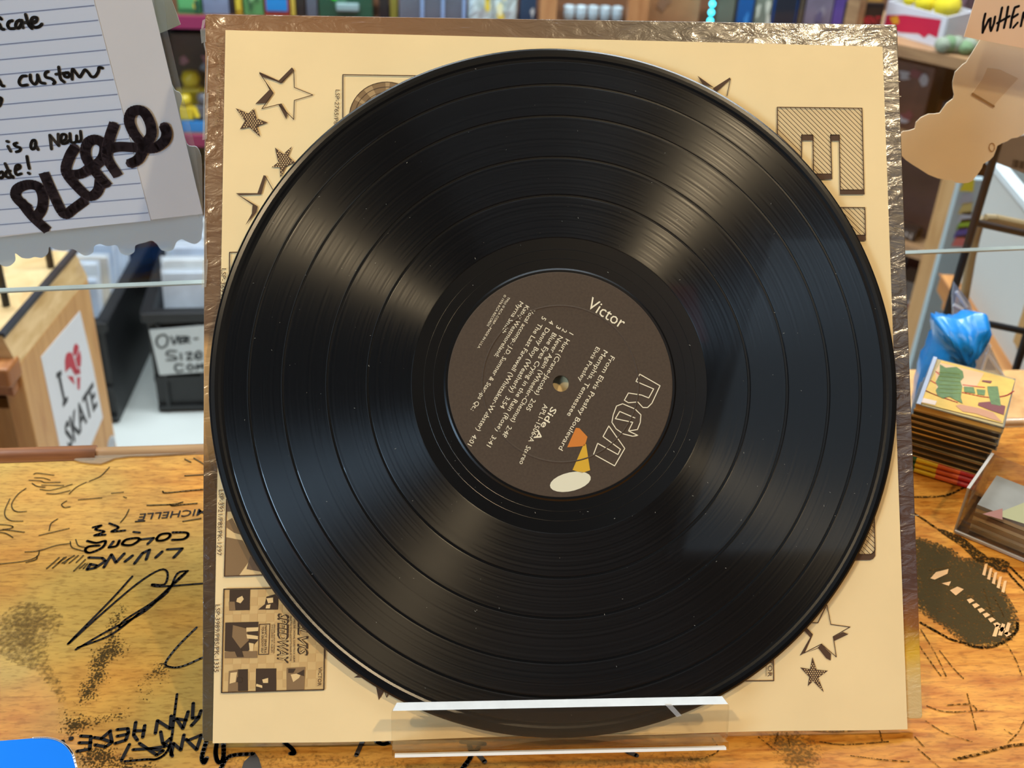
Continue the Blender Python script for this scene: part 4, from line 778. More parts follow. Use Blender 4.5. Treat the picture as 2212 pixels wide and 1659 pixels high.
for r_ in (.004, .007, .010): mb.ribbon([c0 + Vector((math.cos(t * .3), math.sin(t * .3))) * r_ for t in range(22)], .0010, .0009, cap=False)
on_side(mb, 'round_sticker_rings', mat('sticker_grey', (130, 136, 142), .5), pb)
# black rack feet standing on the cabinet
rk = thing('peg_rack', 'black metal rack whose pegs stand on the pine cabinet top', 'rack', loc=(pn.x - .05, pn.y + .12, FLOOR + z1))
o1 = Vector((pn.x - .05, pn.y + .12, FLOOR + z1)); bl = mat('black_steel', (20, 20, 24), .45)
f1, f2 = PZ(110, 577, FLOOR + z1), PZ(14, 660, FLOOR + z1)
for f_ in (f1, f2): MB().tube(f_ - o1, f_ - o1 + Vector((0, 0, .20)), .0045).build('peg', bl, rk)
MB().tube(f1 - o1 + Vector((0, 0, .195)), f2 - o1 + Vector((0, 0, .195)), .0045).build('crossbar', bl, rk)

# ================================================================== BLACK CRATES OF COMICS
blackp = mat('black_crate_plastic', (30, 32, 34), .45, var=.15, scale=12); bag = mat('bagged_comic', (206, 216, 226), .3, coat=.6, var=.12, scale=9)
def crate(name, lab, loc, rz, w_, d_, h_):
    t = thing(name, lab, 'crate', loc=loc, rz=rz); th_ = .012
    MB().box((w_ / 2, th_ / 2, h_ / 2), (w_, th_, h_)).build('front_wall', blackp, t); MB().box((w_ / 2, d_ - th_ / 2, h_ / 2), (w_, th_, h_)).build('back_wall', blackp, t)
    for x in (th_ / 2, w_ - th_ / 2): MB().box((x, d_ / 2, h_ / 2), (th_, d_ - 2 * th_, h_)).build('side_wall', blackp, t)
    MB().box((w_ / 2, d_ / 2, .006), (w_ - .024, d_ - .024, .012)).build('bottom', blackp, t)
    r_ = MB()
    for x0, y0, a, b in ((w_ / 2, -.004, w_ + .016, .012), (w_ / 2, d_ + .004, w_ + .016, .012), (-.004, d_ / 2, .012, d_ + .012), (w_ + .004, d_ / 2, .012, d_ + .012)): r_.box((x0, y0, h_ - .010), (a, b, .020))
    r_.build('rim', blackp, t, bevel=.002)
    for i in range(6): MB().box((w_ * (.05 + .18 * i), -.004, h_ / 2 - .01), (.007, .008, h_ - .03)).build('rib', blackp, t)
    for z_ in (.012, h_ * .35): MB().box((w_ / 2, -.003, z_), (w_, .007, .010)).build('cross_rib', blackp, t)
    for i in range(5): MB().box((-.004, d_ * (.12 + .19 * i), h_ / 2 - .01), (.008, .007, h_ - .03)).build('rib', blackp, t)
    return t
c2 = PZ(345, 889, FLOOR)
cr2 = crate('plastic_crate', 'black plastic crate of comics with an Over-Size Com card on its front', (c2.x, c2.y, FLOOR), math.radians(3), .40, .34, .225)
rzc = math.radians(3); CF = Frame((c2.x, c2.y, FLOOR), (math.cos(rzc), math.sin(rzc), 0), (0, 0, 1))
sgp = [CF.L(u, v, .010) for u, v in Z(0, 480, 3.19, [(1028, 745), (1405, 712), (1600, 700), (1640, 1010), (1405, 1032), (1100, 1055)])]
card = on_side(MB().prism(sgp, .0085, .0095), 'sign_card', mat('card_white', (216, 224, 226), .7), cr2)
cst = [[(1130, 775), (1090, 790), (1078, 830), (1105, 865), (1145, 850), (1155, 800), (1130, 775)], [(1180, 790), (1200, 840), (1222, 785)], [(1235, 835), (1238, 795), (1262, 790)], [(1238, 812), (1258, 810)], [(1236, 835), (1262, 830)], [(1275, 832), (1275, 790), (1305, 800), (1278, 815), (1308, 830)], [(1338, 805), (1362, 802)],
       [(1215, 890), (1160, 890), (1150, 915), (1200, 925), (1215, 945), (1150, 950)], [(1245, 905), (1250, 948)], [(1280, 905), (1320, 902), (1290, 945), (1330, 942)], [(1345, 925), (1390, 915), (1370, 890), (1345, 915), (1360, 945), (1395, 935)], [(1260, 985), (1220, 980), (1205, 1005), (1225, 1030), (1262, 1020)], [(1310, 980), (1290, 1000), (1310, 1022), (1335, 1000), (1310, 980)], [(1355, 1020), (1360, 980), (1378, 1005), (1395, 975), (1405, 1015)]]
mb = MB()
for s_ in cst: mb.ribbon([CF.L(u, v, .010) for u, v in Z(0, 480, 3.19, s_)], .0042, .0098, smooth=True)
mb.build('lettering', mat('card_ink', (40, 52, 56), .6), card)
wb = mat('white_backing', (226, 234, 242), .5)
def comics(cr, loc, rz, w_, d_, h_, n, lab, grp, tilt=12, edge=(226, 234, 242), top=.245):
    R_ = Matrix.Rotation(rz, 3, 'Z')
    for i in range(n):
        y_ = .03 + i * (d_ - .09) / n
        p = Vector(loc) + R_ @ Vector((w_ / 2 + random.uniform(-.01, .01), y_, .013))
        t = thing('comic_book', lab if n < 2 else lab % ('frontmost' if i == 0 else '%s from the front' % ('second third fourth fifth sixth seventh eighth ninth tenth'.split()[i - 1])), 'comic', loc=p, rz=rz, group=grp)
        t.rotation_euler = (math.radians(-tilt), 0, rz); hh = top + random.uniform(-.01, .012)
        cvr = (random.choice(((206, 216, 226), (190, 205, 222), (222, 226, 226), (150, 180, 214), (214, 206, 190))))
        MB().box((0, 0, hh / 2), (w_ - .06, .006, hh)).build('cover', mat('comic_cover_%d_%d_%d' % cvr, cvr, .35, coat=.6, var=.25, scale=14), t)
        MB().box((0, .004, hh / 2 + .004), (w_ - .05, .0015, hh + .006)).build('backing_board', wb, t)
comics(cr2, (c2.x, c2.y, FLOOR), rzc, .40, .34, .225, 7, '%s bagged comic in the Over-Size crate', 'comics in the Over-Size crate', top=.262)
c1 = PZ(258, 912, FLOOR)
rz1 = math.radians(-2); w1 = .36
o1c = Vector((c1.x, c1.y, FLOOR)) - Matrix.Rotation(rz1, 3, 'Z') @ Vector((w1, 0, 0))
cr1 = crate('plastic_crate', 'black plastic crate of comics between the pine cabinet and the carded crate', o1c, rz1, w1, .36, .225)
comics(cr1, o1c, rz1, w1, .36, .225, 6, '%s bagged comic in the crate beside the pine cabinet', 'comics in the crate by the pine cabinet', top=.258)

# ================================================================== BACK SHELF UNIT
SY = 2.0; ZA, ZB = -.238, -.482
bw = wood('shelf_brown', (96, 62, 40), (126, 84, 54), (2, 30, 30), .5); mag = mat('magenta_edge', (150, 40, 84), .5)
bs = thing('back_shelf', 'long dark wooden shelf unit with magenta shelf edges along the back wall', 'shelf', loc=(0, SY, FLOOR))
for z_ in (ZA, ZB, ZB - .22):
    MB().box((.1, .19, z_ - .01 - FLOOR), (3.2, .38, .02)).build('board', bw, bs)
    MB().box((.1, -.003, z_ - .010 - FLOOR), (3.2, .008, .024)).build('board_edge', mag, bs, label='magenta shelf edge')
MB().box((.1, .385, .5), (3.2, .012, 1.0)).build('back_panel', mat('shelf_back', (54, 44, 36), .7), bs)
for px_, c_ in ((1182, None), (1374, None)):
    x_ = PY(px_, 30, SY).x; MB().box((x_, -.012, .62), (.032 if px_ < 1200 else .040, .02, 1.24)).build('upright', wood('oak_upright', (176, 116, 70), (206, 148, 96), (20, 20, 2), .5), bs)
for x_ in (-1.48, 1.68): MB().box((x_, .19, .5), (.02, .38, 1.0)).build('end_panel', bw, bs)
def art(t, w_, h_, y_, z0, cols, seed):
    """flat printed shapes on a cover"""
    r = random.Random(seed)
    for i, c in enumerate(cols):
        mb = MB()
        for q in range(3):
            cx0, cz0 = r.uniform(-w_ * .35, w_ * .35), r.uniform(h_ * .06, h_ * .9); pts = [(cx0 + math.cos(a) * w_ * r.uniform(.06, .2), cz0 + math.sin(a) * h_ * r.uniform(.03, .12)) for a in [k_ * .785 for k_ in range(8)]]
            mb.poly(pts, 0)
        o = mb.build('cover_art', mat('art_%d_%d_%d' % c, c, .5), t); o.rotation_euler = (math.pi / 2, 0, 0); o.location = (0, y_ - .0006 - i * .0003, z0)
def shelf_box(name, lab, cat, u0, u1, col, h_=.20, d_=.05, z_=ZA, arts=(), seed=1, y_=SY + .02, front=None, rough=.4):
    a, b = PY(u0, 20, y_).x, PY(u1, 20, y_).x; w_ = abs(b - a) - .002
    t = thing(name, lab, cat, loc=((a + b) / 2, y_, z_))
    MB().box((0, d_ / 2, h_ / 2), (w_, d_, h_)).build('body', mat('shelf_%d_%d_%d' % col, col, rough, coat=.3, var=.15, scale=25), t, bevel=.001)
    if front: MB().box((0, -.001, h_ / 2), (w_ * .86, .002, h_ * .9)).build('front_panel', mat('shelf_%d_%d_%d' % front, front, rough, coat=.3), t)
    if arts: art(t, w_, h_, -.0022, 0, arts, seed)
    return t
shelf_box('comic_box', 'green and yellow boxed toy at the left end of the top shelf row', 'toy box', 383, 436, (74, 150, 92), front=(96, 180, 110), arts=((220, 200, 60), (40, 90, 60)))
shelf_box('card_pack', 'blue-grey pack beside the green and yellow box', 'pack', 438, 496, (128, 142, 168), arts=((96, 104, 130), (150, 160, 180)), seed=2)
shelf_box('slim_case', 'slim black case between the blue-grey pack and a yellow spine', 'case', 497, 507, (34, 34, 38))
shelf_box('slim_case', 'slim yellow and orange case beside the green picture book', 'case', 508, 524, (222, 178, 40), front=(220, 196, 60))
shelf_box('picture_book', 'green picture book with dark figures on the back shelf', 'book', 526, 570, (92, 156, 92), arts=((50, 96, 60), (130, 180, 120)), seed=4)
shelf_box('picture_book', 'bright blue picture book with red edges on the back shelf', 'book', 571, 626, (176, 62, 52), front=(20, 138, 212), arts=((120, 190, 235), (20, 50, 80)), seed=5)
shelf_box('slim_case', 'slim yellow case right of the bright blue picture book', 'case', 627, 639, (206, 178, 70))
shelf_box('slim_case', 'wide black case left of the green blister box', 'case', 640, 660, (36, 36, 34))
shelf_box('card_pack', 'dull grey pack touching the green blister box', 'pack', 661, 686, (92, 100, 112))
shelf_box('blister_box', 'dark green blister box with a lime dot and pale tray', 'toy box', 688, 806, (34, 84, 62), arts=((70, 120, 92), (150, 200, 180)), seed=7)
gb = [o for o in bpy.data.objects if o.name.startswith('blister_box')][0]
MB().box((.004, -.004, .022), (.045, .008, .016)).build('pale_tray', mat('tray_pale', (150, 176, 176), .3, coat=.6), gb, bevel=.003)
o = MB().disc((-.022, .042), .008, 0, 20).build('lime_dot', mat('lime', (40, 220, 40), .5), gb); o.rotation_euler = (math.pi / 2, 0, 0); o.location = (0, -.003, 0)
shelf_box('slim_case', 'black case just right of the green blister box', 'case', 818, 841, (30, 32, 34))
shelf_box('slim_case', 'olive and brown case left of the clear bin', 'case', 842, 860, (136, 128, 48))
# clear divided bin
xa, xb = PY(862, 20, SY).x, PY(1006, 20, SY).x
cb_ = thing('clear_bin', 'clear plastic bin with blue-white dividers on the back shelf', 'bin', loc=(xa, SY + .02, ZA))
MB().box(((xb - xa) / 2, .10, .09), (xb - xa, .2, .18)).build('contents', mat('bin_grey', (96, 98, 108), .5, var=.2, scale=30), cb_)
for px_ in (912, 957, 1003): MB().box((PY(px_, 20, SY).x - xa, -.004, .10), (.006, .012, .20)).build('divider', mat('divider_blue', (150, 178, 220), .3, coat=.6), cb_)
MB().box(((xb - xa) / 2, -.006, .1), (xb - xa, .003, .2)).build('front_pane', clear('bin_clear', (240, 244, 250), .1, .05, haze=.08), cb_)
for i, (u0, u1, lab) in enumerate(((1012, 1066, 'crinkled white and yellow foil pack beside the clear bin'), (1067, 1118, 'crinkled white and yellow foil pack nearer the oak upright'))):
    a, b = PY(u0, 20, SY).x, PY(u1, 20, SY).x; t = thing('foil_pack', lab, 'pack', loc=((a + b) / 2, SY + .02, ZA)); r = random.Random(i)
    MB().grid(lambda u, v: ((u - .5) * (b - a), -.012 * math.sin(math.pi * u) * (.4 + .6 * math.sin(math.pi * v)) + r.uniform(-.002, .002), v * .16), 10, 14).build('front_foil', mat('foil_pack', (216, 236, 232), .25, coat=.7, var=.25, scale=40), t)
    MB().box((0, .008, .08), (b - a, .012, .16)).build('back_foil', mat('foil_pack_back', (200, 210, 205), .4), t)
    art(t, (b - a), .16, -.014, 0, ((236, 206, 70), (246, 240, 190)), 20 + i)
shelf_box('card_pack', 'dark blue pack with a white corner beside the oak upright', 'pack', 1122, 1160, (44, 74, 104), arts=((220, 220, 215),), seed=9)
# five frosted cups
for i in range(5):
    x_ = PY(1229 + i * 26, 30, SY + .05).x
    t = thing('frosted_cup', 'small frosted white cup, %s from the left upright' % ('first', 'second', 'third', 'fourth', 'fifth')[i], 'cup', loc=(x_, SY + .05, ZA), group='frosted cups between the oak uprights')
    MB().lathe([(.001, 0), (.008, 0), (.0102, .003), (.0110, .015), (.0102, .028), (.0095, .028), (.0103, .015), (.009, .005), (.001, .004)], 20).build('bowl', mat('frosted_plastic', (206, 228, 236), .3, coat=.5), t, smooth=True)
    MB().lathe([(.0106, .022), (.0114, .025), (.0110, .028), (.0102, .026)], 20).build('rim', mat('frosted_rim', (226, 242, 248), .25, coat=.5), t, smooth=True)
shelf_box('wooden_panel', 'tan wooden panel with dark objects between oak upright and light string', 'panel', 1398, 1512, (176, 126, 84), d_=.02, h_=.18, arts=((70, 62, 66), (150, 110, 80)), seed=11)
# glowing cyan bead string
ls = thing('light_string', 'vertical string of glowing cyan bead lights', 'string lights', loc=(PY(1537, 20, SY - .02).x, SY - .02, ZA))
MB().tube((0, 0, 0), (0, 0, .30), .0022, 8).build('cord', mat('cord_cyan', (20, 120, 160), .4), ls)
for i in range(9): 
    mbq = MB().lathe([(.0005, -.0058), (.004, -.004), (.0058, 0), (.004, .004), (.0005, .0058)], 12); o = mbq.build('bead', mat('cyan_glow', (60, 220, 240), .3, emit=(60, 220, 255), estr=5), ls, smooth=True); o.location = (0, -.002, .008 + i * .0165)
shelf_box('slim_case', 'broad olive-grey case right of the glowing bead string', 'case', 1550, 1588, (110, 112, 96))
shelf_box('toy_figure_box', 'box with a blue plastic toy right of the olive-grey case', 'toy box', 1590, 1630, (64, 66, 72), front=(24, 92, 160), arts=((60, 140, 210),), seed=12)
shelf_box('slim_case', 'pale sage case with two tiny white dots', 'case', 1631, 1668, (132, 140, 124), arts=((220, 220, 200),), seed=15)
shelf_box('game_case', 'black case with a blue spine on the back shelf', 'case', 1669, 1724, (26, 74, 140), front=(40, 44, 54), arts=((120, 130, 140),), seed=13)
shelf_box('slim_case', 'slim brown case right of the blue-spined case', 'case', 1726, 1738, (92, 80, 66))
shelf_box('card_pack', 'hazy lilac-grey plastic pack left of the purple box', 'pack', 1740, 1800, (128, 116, 132), arts=((150, 140, 150), (100, 90, 120)), seed=14)
shelf_box('purple_box', 'plain purple box left of the yellow wooden panel', 'box', 1801, 1829, (98, 74, 148), h_=.22)
shelf_box('wooden_panel', 'golden wooden panel behind the red lettered sign', 'panel', 1830, 1905, (190, 138, 66), d_=.03, h_=.24)
# lower shelf of small toys, left
def toy(u, v, yy, zz, col, lab, s=1.0):
    x_ = PY(u, v, yy).x; t = thing('toy_figure', lab, 'toy', loc=(x_, yy, zz)); m = mat('toy_%d_%d_%d' % col, col, .35, coat=.4); dk = mat('toy_dark', (38, 38, 48), .5)
    MB().box((0, 0, .028 * s), (.030 * s, .02 * s, .030 * s)).build('torso', m, t, bevel=.004)
    MB().lathe([(.0005, 0), (.011 * s, .002), (.014 * s, .012 * s), (.010 * s, .022 * s), (.0005, .024 * s)], 14).build('head', m, t, smooth=True).location = (0, 0, .044 * s)
    for sx in (-1, 1):
        MB().box((sx * .009 * s, 0, .0065 * s), (.011 * s, .016 * s, .013 * s)).build('leg', dk, t, bevel=.002)
        MB().tube((sx * .016 * s, 0, .040 * s), (sx * .024 * s, -.008 * s, .020 * s), .005 * s, 8).build('arm', m, t)
    return t
tr = thing('toy_tray', 'bright blue tray of small toys on the lower back shelf', 'tray', loc=(PY(412, 280, SY).x, SY + .02, ZB))
MB().box((0, .06, .004), (.13, .12, .008)).build('base', mat('tray_blue', (36, 140, 214), .4), tr)
for y_, a, b in ((0, .13, .004), (.12, .13, .004)): MB().box((0, y_, .012), (a, b, .022)).build('rim', MATS['tray_blue'], tr)
for x_ in (-.065, .065): MB().box((x_, .06, .012), (.004, .12, .022)).build('rim', MATS['tray_blue'], tr)
toy(398, 200, SY + .035, ZB + .0085, (226, 196, 40), 'stout yellow toy figure at the front left of the blue tray', 1.0)
toy(437, 200, SY + .045, ZB + .0085, (96, 100, 112), 'grey toy figure at the right of the blue tray', 1.0)
toy(410, 150, SY + .095, ZB + .0085, (236, 206, 50), 'taller yellow toy figure at the back of the blue tray', 1.45)
shelf_box('toy_crate', 'dark box with pale printing behind the yellow toys', 'toy box', 360, 450, (40, 42, 52), h_=.16, d_=.08, z_=ZB, y_=SY + .17, arts=((180, 120, 130), (160, 170, 180), (90, 90, 70)), seed=21)
shelf_box('toy_crate', 'dim grey-green box at the far left of the lower back shelf', 'toy box', 262, 318, (80, 84, 70), h_=.15, d_=.08, z_=ZB, y_=SY + .1, seed=22)

# ================================================================== RIGHT SHELF UNIT
ra, rb = PZ(1945, 97, -.1), PZ(2095, 130, -.1); rd = (rb - ra).normalized(); rang = math.atan2(rd.y, rd.x); rlen = .42
ro = ra - rd * .10
rs = thing('corner_shelf', 'angled wooden shelf unit with a pale corner post on the right', 'shelf', loc=(ro.x, ro.y, FLOOR), rz=rang)
tanw = wood('tan_shelf_wood', (150, 112, 78), (186, 146, 104), (3, 30, 30), .5); rl = .245
for z_ in (-.1, -.25, -.42, -.62):
    MB().box((rl / 2, .13, z_ - .009 - FLOOR), (rl, .26, .018)).build('board', tanw, rs)
MB().box((rl / 2, .262, .45), (rl, .01, .9)).build('back_panel', mat('dark_red_panel', (92, 56, 46), .6, var=.1, scale=8), rs)
ptop, pbot = PY(2062, 360, 1.26), PY(1990, 740, 1.26)
lp_ = Matrix.Rotation(-rang, 3, 'Z') @ (Vector((ptop.x, ptop.y, FLOOR)) - Vector((ro.x, ro.y, FLOOR)))
MB().box((lp_.x, lp_.y, .42), (.022, .022, .84)).build('post', wood('pale_post', (196, 148, 92), (222, 178, 122), (20, 20, 2), .5), rs)
MB().box((.01, .02, .45), (.02, .03, .9)).build('post', tanw, rs)
MB().box((rl / 2, .06, -.40 - FLOOR + .05), (rl - .04, .02, .16)).build('backdrop', mat('dark_wine', (58, 40, 44), .6, var=.4, scale=18), rs)
# printed white tray with plain yellow plush balls
def R3(x, y, z): return Vector((ro.x, ro.y, 0)) + Matrix.Rotation(rang, 3, 'Z') @ Vector((x, y, 0)) + Vector((0, 0, z))
bxp = R3(.10, .045, -.1)
wbx = thing('printed_tray', 'white display tray printed red on the top of the corner shelf', 'tray', loc=bxp, rz=rang - .25)
whp = mat('tray_white', (222, 222, 232), .5)
for (cx0, cy0, a, b) in ((0, 0, .11, .003), (0, .07, .11, .003), (-.055, .035, .003, .07), (.055, .035, .003, .07)):
    MB().box((cx0, cy0, .024), (a, b, .048)).build('wall', whp, wbx)
MB().box((0, .035, .0015), (.11, .07, .003)).build('base', whp, wbx)
o = MB().poly([(-.053, .006), (-.053, .026), (-.02, .034), (.046, .042), (.046, .014), (.03, .016), (.024, .008), (.012, .012), (-.02, .006)], 0).build('red_print', mat('tray_red', (200, 20, 70), .5), wbx); o.rotation_euler = (math.pi / 2, 0, 0); o.location = (0, -.0020, 0)
o = MB().poly([(-.046, .024), (-.032, .030), (-.026, .020), (-.036, .014)], 0).build('orange_print', mat('tray_orange', (226, 160, 40), .5), wbx); o.rotation_euler = (math.pi / 2, 0, 0); o.location = (0, -.0024, 0)
for i, (x_, z_, r_) in enumerate(((.028, .050, .021), (-.012, .046, .0165), (-.042, .044, .0095))):
    p = bxp + Matrix.Rotation(rang - .25, 3, 'Z') @ Vector((x_, .036, 0)) + Vector((0, 0, .004))
    t = thing('plush_ball', ('large plain yellow plush ball at the right of the red printed tray', 'middle plain yellow plush ball in the red printed tray', 'small plain yellow plush ball at the left of the red printed tray')[i], 'plush toy', loc=p)
    r = random.Random(i); k_ = r_
    MB().lathe([(.0005, 0)] + [(k_ * math.sin(a) * (1 + .03 * math.sin(a * 9)), z_ - .0 + k_ - k_ - math.cos(a) * k_) for a in [j * math.pi / 12 for j in range(1, 12)]] + [(.0005, z_ + k_)], 20).build('fur', mat('yellow_plush', (238, 216, 40), .9, bump=.6, scale=300), t, smooth=True)
rsx = R3(.012, .05, -.1)
rsn = thing('red_sign', 'small dark sign with red block lettering left of the printed tray', 'sign', loc=rsx, rz=-.05)
MB().box((0, 0, .020), (.062, .01, .040)).build('board', mat('sign_dark', (40, 26, 26), .5), rsn)
o = text_mb(MB(), 'BASEMENT', (-.029, .012), (.029, .014), .012, 0, .03).build('lettering', mat('sign_red', (206, 40, 60), .5), rsn); o.rotation_euler = (math.pi / 2, 0, 0); o.location = (0, -.0056, 0)
# small figures and a mossy lump on the same shelf
for i, (x_, y_, s_, c_, lab) in enumerate(((.155, .175, 1.5, (88, 60, 76), 'dusky purple figure behind the printed tray'), (.228, .20, 1.9, (70, 76, 96), 'slate figure at the right end of the corner shelf'), (.226, .10, 1.2, (140, 60, 60), 'dull red figure behind the mossy lump'))):
    p = R3(x_, y_, -.1); t = toy(0, 0, p.y, -.1, c_, lab, s_); t.location = p
p = R3(.19, .03, -.1); ml = thing('moss_lump', 'lumpy grey-green moss ornament at the front of the corner shelf', 'ornament', loc=p); r = random.Random(5)
for i in range(7):
    q = MB().lathe([(.0005, 0)] + [(.013 * math.sin(a), .011 - .011 * math.cos(a)) for a in [j * math.pi / 8 for j in range(1, 8)]] + [(.0005, .022)], 12).build('lump', mat('moss_%d' % (i % 2), ((150, 160, 140), (120, 150, 110))[i % 2], .9, bump=.8, scale=200), ml, smooth=True); q.location = (-.035 + i * .011, r.uniform(-.006, .006), 0); q.scale = (1, 1, r.uniform(.7, 1.2))
# cases on the middle shelves
for i, (x_, z_, w_, h_, c_, lab) in enumerate(((.10, -.25, .09, .11, (96, 62, 50), 'reddish brown box on the second board of the corner shelf'), (.195, -.25, .05, .06, (60, 74, 92), 'slate blue camera-like box under the moss ornament'), (.11, -.42, .10, .13, (66, 52, 62), 'dark wine coloured box on the third board of the corner shelf'), (.185, -.42, .045, .12, (48, 44, 52), 'black box beside the pale corner post'), (.10, -.62, .12, .13, (60, 44, 40), 'dark brown box with foil on the lowest board'), (.185, -.62, .04, .11, (120, 110, 104), 'crinkled grey packet on the lowest board'))):
    p = R3(x_, .06, z_); t = thing('shelf_box', lab, 'box', loc=p, rz=rang)
    MB().box((0, .03, h_ / 2), (w_, .06, h_)).build('body', mat('rs_%d_%d_%d' % c_, c_, .5, var=.3, scale=30), t, bevel=.002)
    art(t, w_, h_, -.001, 0, ((170, 165, 170), (120, 60, 66)) if i != 1 else ((30, 34, 44),), 40 + i)
p = R3(.13, .035, -.42); t = thing('dvd_case', 'black case with pale lettering leaning on the corner shelf', 'case', loc=p, rz=rang)
MB().box((0, 0, .010), (.12, .03, .020)).build('case', mat('dvd_black', (36, 34, 36), .4), t)
o = text_mb(MB(), 'COLLECTION', (-.055, .010), (.055, .010), .010, 0, .02).build('lettering', mat('dvd_pale', (176, 172, 168), .5), t); o.rotation_euler = (math.pi / 2, 0, 0); o.location = (0, -.0156, 0)

# ================================================================== WHITE BIN, PLANKS, RACKS, BAG (right aisle)
q1, q2 = PZ(2143, 347, -.1), PZ(2212, 430, -.1); qd = (q2 - q1).normalized(); qa = math.atan2(qd.y, qd.x)
wbin = thing('white_bin', 'large white bin with pale rim standing on wooden planks', 'bin', loc=(q1.x, q1.y, -.262), rz=qa)
wm = mat('bin_white', (206, 210, 206), .5, var=.03, scale=5); L_ = .42; Wd = .34
MB().box((L_ / 2, .006, .078), (L_, .012, .160)).build('near_wall', wm, wbin); MB().box((L_ / 2, Wd, .078), (L_, .012, .160)).build('far_wall', wm, wbin)
for x_ in (.006, L_ - .006): MB().box((x_, Wd / 2, .078), (.012, Wd - .02, .160)).build('end_wall', wm, wbin)
MB().box((L_ / 2, Wd / 2, .003), (L_ - .02, Wd - .02, .006)).build('floor_panel', wm, wbin)
rm = MB()
for cx0, cy0, a, b in ((L_ / 2, .004, L_ + .01, .016), (L_ / 2, Wd, L_ + .01, .016), (0, Wd / 2, .016, Wd), (L_, Wd / 2, .016, Wd)): rm.box((cx0, cy0, .160), (a, b, .008))
rm.build('rim', mat('bin_rim', (226, 238, 242), .4), wbin)
MB().box((.22, -.002, .052), (.03, .004, .05)).build('tan_tab', mat('tan_card', (186, 146, 90), .7), wbin)
bgp = thing('poster_sheet', 'pale blue sheet standing inside the white bin', 'sheet', loc=Vector((q1.x, q1.y, -.255)) + Matrix.Rotation(qa, 3, 'Z') @ Vector((.2, .16, 0)), rz=qa)
MB().box((0, 0, .085), (.36, .004, .17)).build('sheet', mat('pale_blue_sheet', (186, 212, 222), .5, var=.05, scale=10), bgp)
MB().box((-.10, -.003, .085), (.003, .003, .17)).build('crease', mat('crease_grey', (120, 132, 140), .5), bgp)
pls = wood('plank_wood', (172, 112, 58), (204, 146, 84), (2, 30, 30), .5)
for i, (dy, z_, lab) in enumerate(((-.012, -.288, 'front pine plank under the white bin'), (.10, -.288, 'second pine plank under the white bin'), (.26, -.288, 'rear pine plank under the white bin'))):
    t = thing('wood_plank', lab, 'plank', loc=Vector((q1.x, q1.y, z_)) + Matrix.Rotation(qa, 3, 'Z') @ Vector((-.015, dy, 0)), rz=qa)
    MB().box((.30, .02, .013), (.60, .055, .026)).build('board', pls, t, bevel=.003); MB().box((.30, -.009, .0262), (.598, .003, .0004)).build('edge_line', mat('plank_edge', (140, 90, 46), .6), t)
stt = thing('storage_stand', 'plain wooden stand below the planks of the white bin', 'stand', loc=Vector((q1.x, q1.y, FLOOR)) + Matrix.Rotation(qa, 3, 'Z') @ Vector((0, .02, 0)), rz=qa)
for x_ in (.0, .40):
    for y_ in (.0, .30): MB().box((x_, y_, .305), (.03, .03, .61)).build('leg', pls, stt)
MB().box((.20, .15, .59), (.46, .34, .02)).build('top', pls, stt)
# wire rack
wr = thing('wire_rack', 'black metal wire rack with slanted upright behind the guard', 'rack', loc=(.40, .5, FLOOR)); W0 = Vector((.40, .5, FLOOR))
def wpt(u, v, y=.5): return PY(u, v, y) - W0
pa, pb2 = wpt(2152, 322), wpt(2012, 790); dd = (pb2 - pa); foot = pa + dd * ((-pa.z) / dd.z) 
MB().tube(pa - dd * .6, foot, .0034, 12).build('upright', bl, wr); MB().tube(wpt(2240, 650), Vector((wpt(2205, 850).x - .0, 0, 0)), .0034, 12).build('upright', bl, wr)
MB().tube(wpt(2108, 481), wpt(2330, 530), .0030, 12).build('crossbar', bl, wr); MB().tube(wpt(2050, 682), wpt(2330, 740), .0030, 12).build('crossbar', bl, wr)
br = thing('brass_rack', 'tan metal frame with a rounded corner just behind the black rack', 'rack', loc=(.42, .56, FLOOR)); W1 = Vector((.42, .56, FLOOR)); tanm = mat('tan_metal', (166, 146, 108), .4)
def w1p(u, v): return PY(u, v, .56) - W1
pr = [w1p(2330, 505), w1p(2212, 486), w1p(2150, 473), w1p(2128, 472), w1p(2116, 482), w1p(2108, 510), w1p(2098, 556), w1p(2080, 660), w1p(2064, 790)]
mb = MB()
for a, b in zip(pr, pr[1:]): mb.tube(a, b, .0042, 10)
mb.build('bent_tube', tanm, br); a = pr[-1]; MB().tube(a, Vector((a.x + (pr[-1].x - pr[-2].x) * 4, 0, 0)), .0042, 10).build('foot_tube', tanm, br)
# magazine hanging on the rack
mg = thing('magazine', 'grey magazine back with a barcode hanging on the black rack', 'magazine', loc=PY(2175, 372, .505))
MGF = Frame(PY(2175, 372, .505), (1, 0, 0), (0, 0, 1))
mgp = [MGF.L(u, v) for u, v in [(2142, 346), (2153, 314), (2176, 296), (2300, 268), (2300, 398), (2212, 373)]]
on_side(MB().prism(mgp, 0, .003), 'cover', mat('magazine_grey', (150, 140, 130), .5, var=.08, scale=40), mg)
mb = MB()
for i in range(9): a, b = MGF.L(2186 + i * 4, 341 + i * .8), MGF.L(2183 + i * 4, 357 + i * .8); mb.ribbon([a, b], .0006 + .0004 * (i % 3), .0034, cap=False)
on_side(mb, 'barcode', mat('barcode_black', (62, 58, 56), .6), mg)
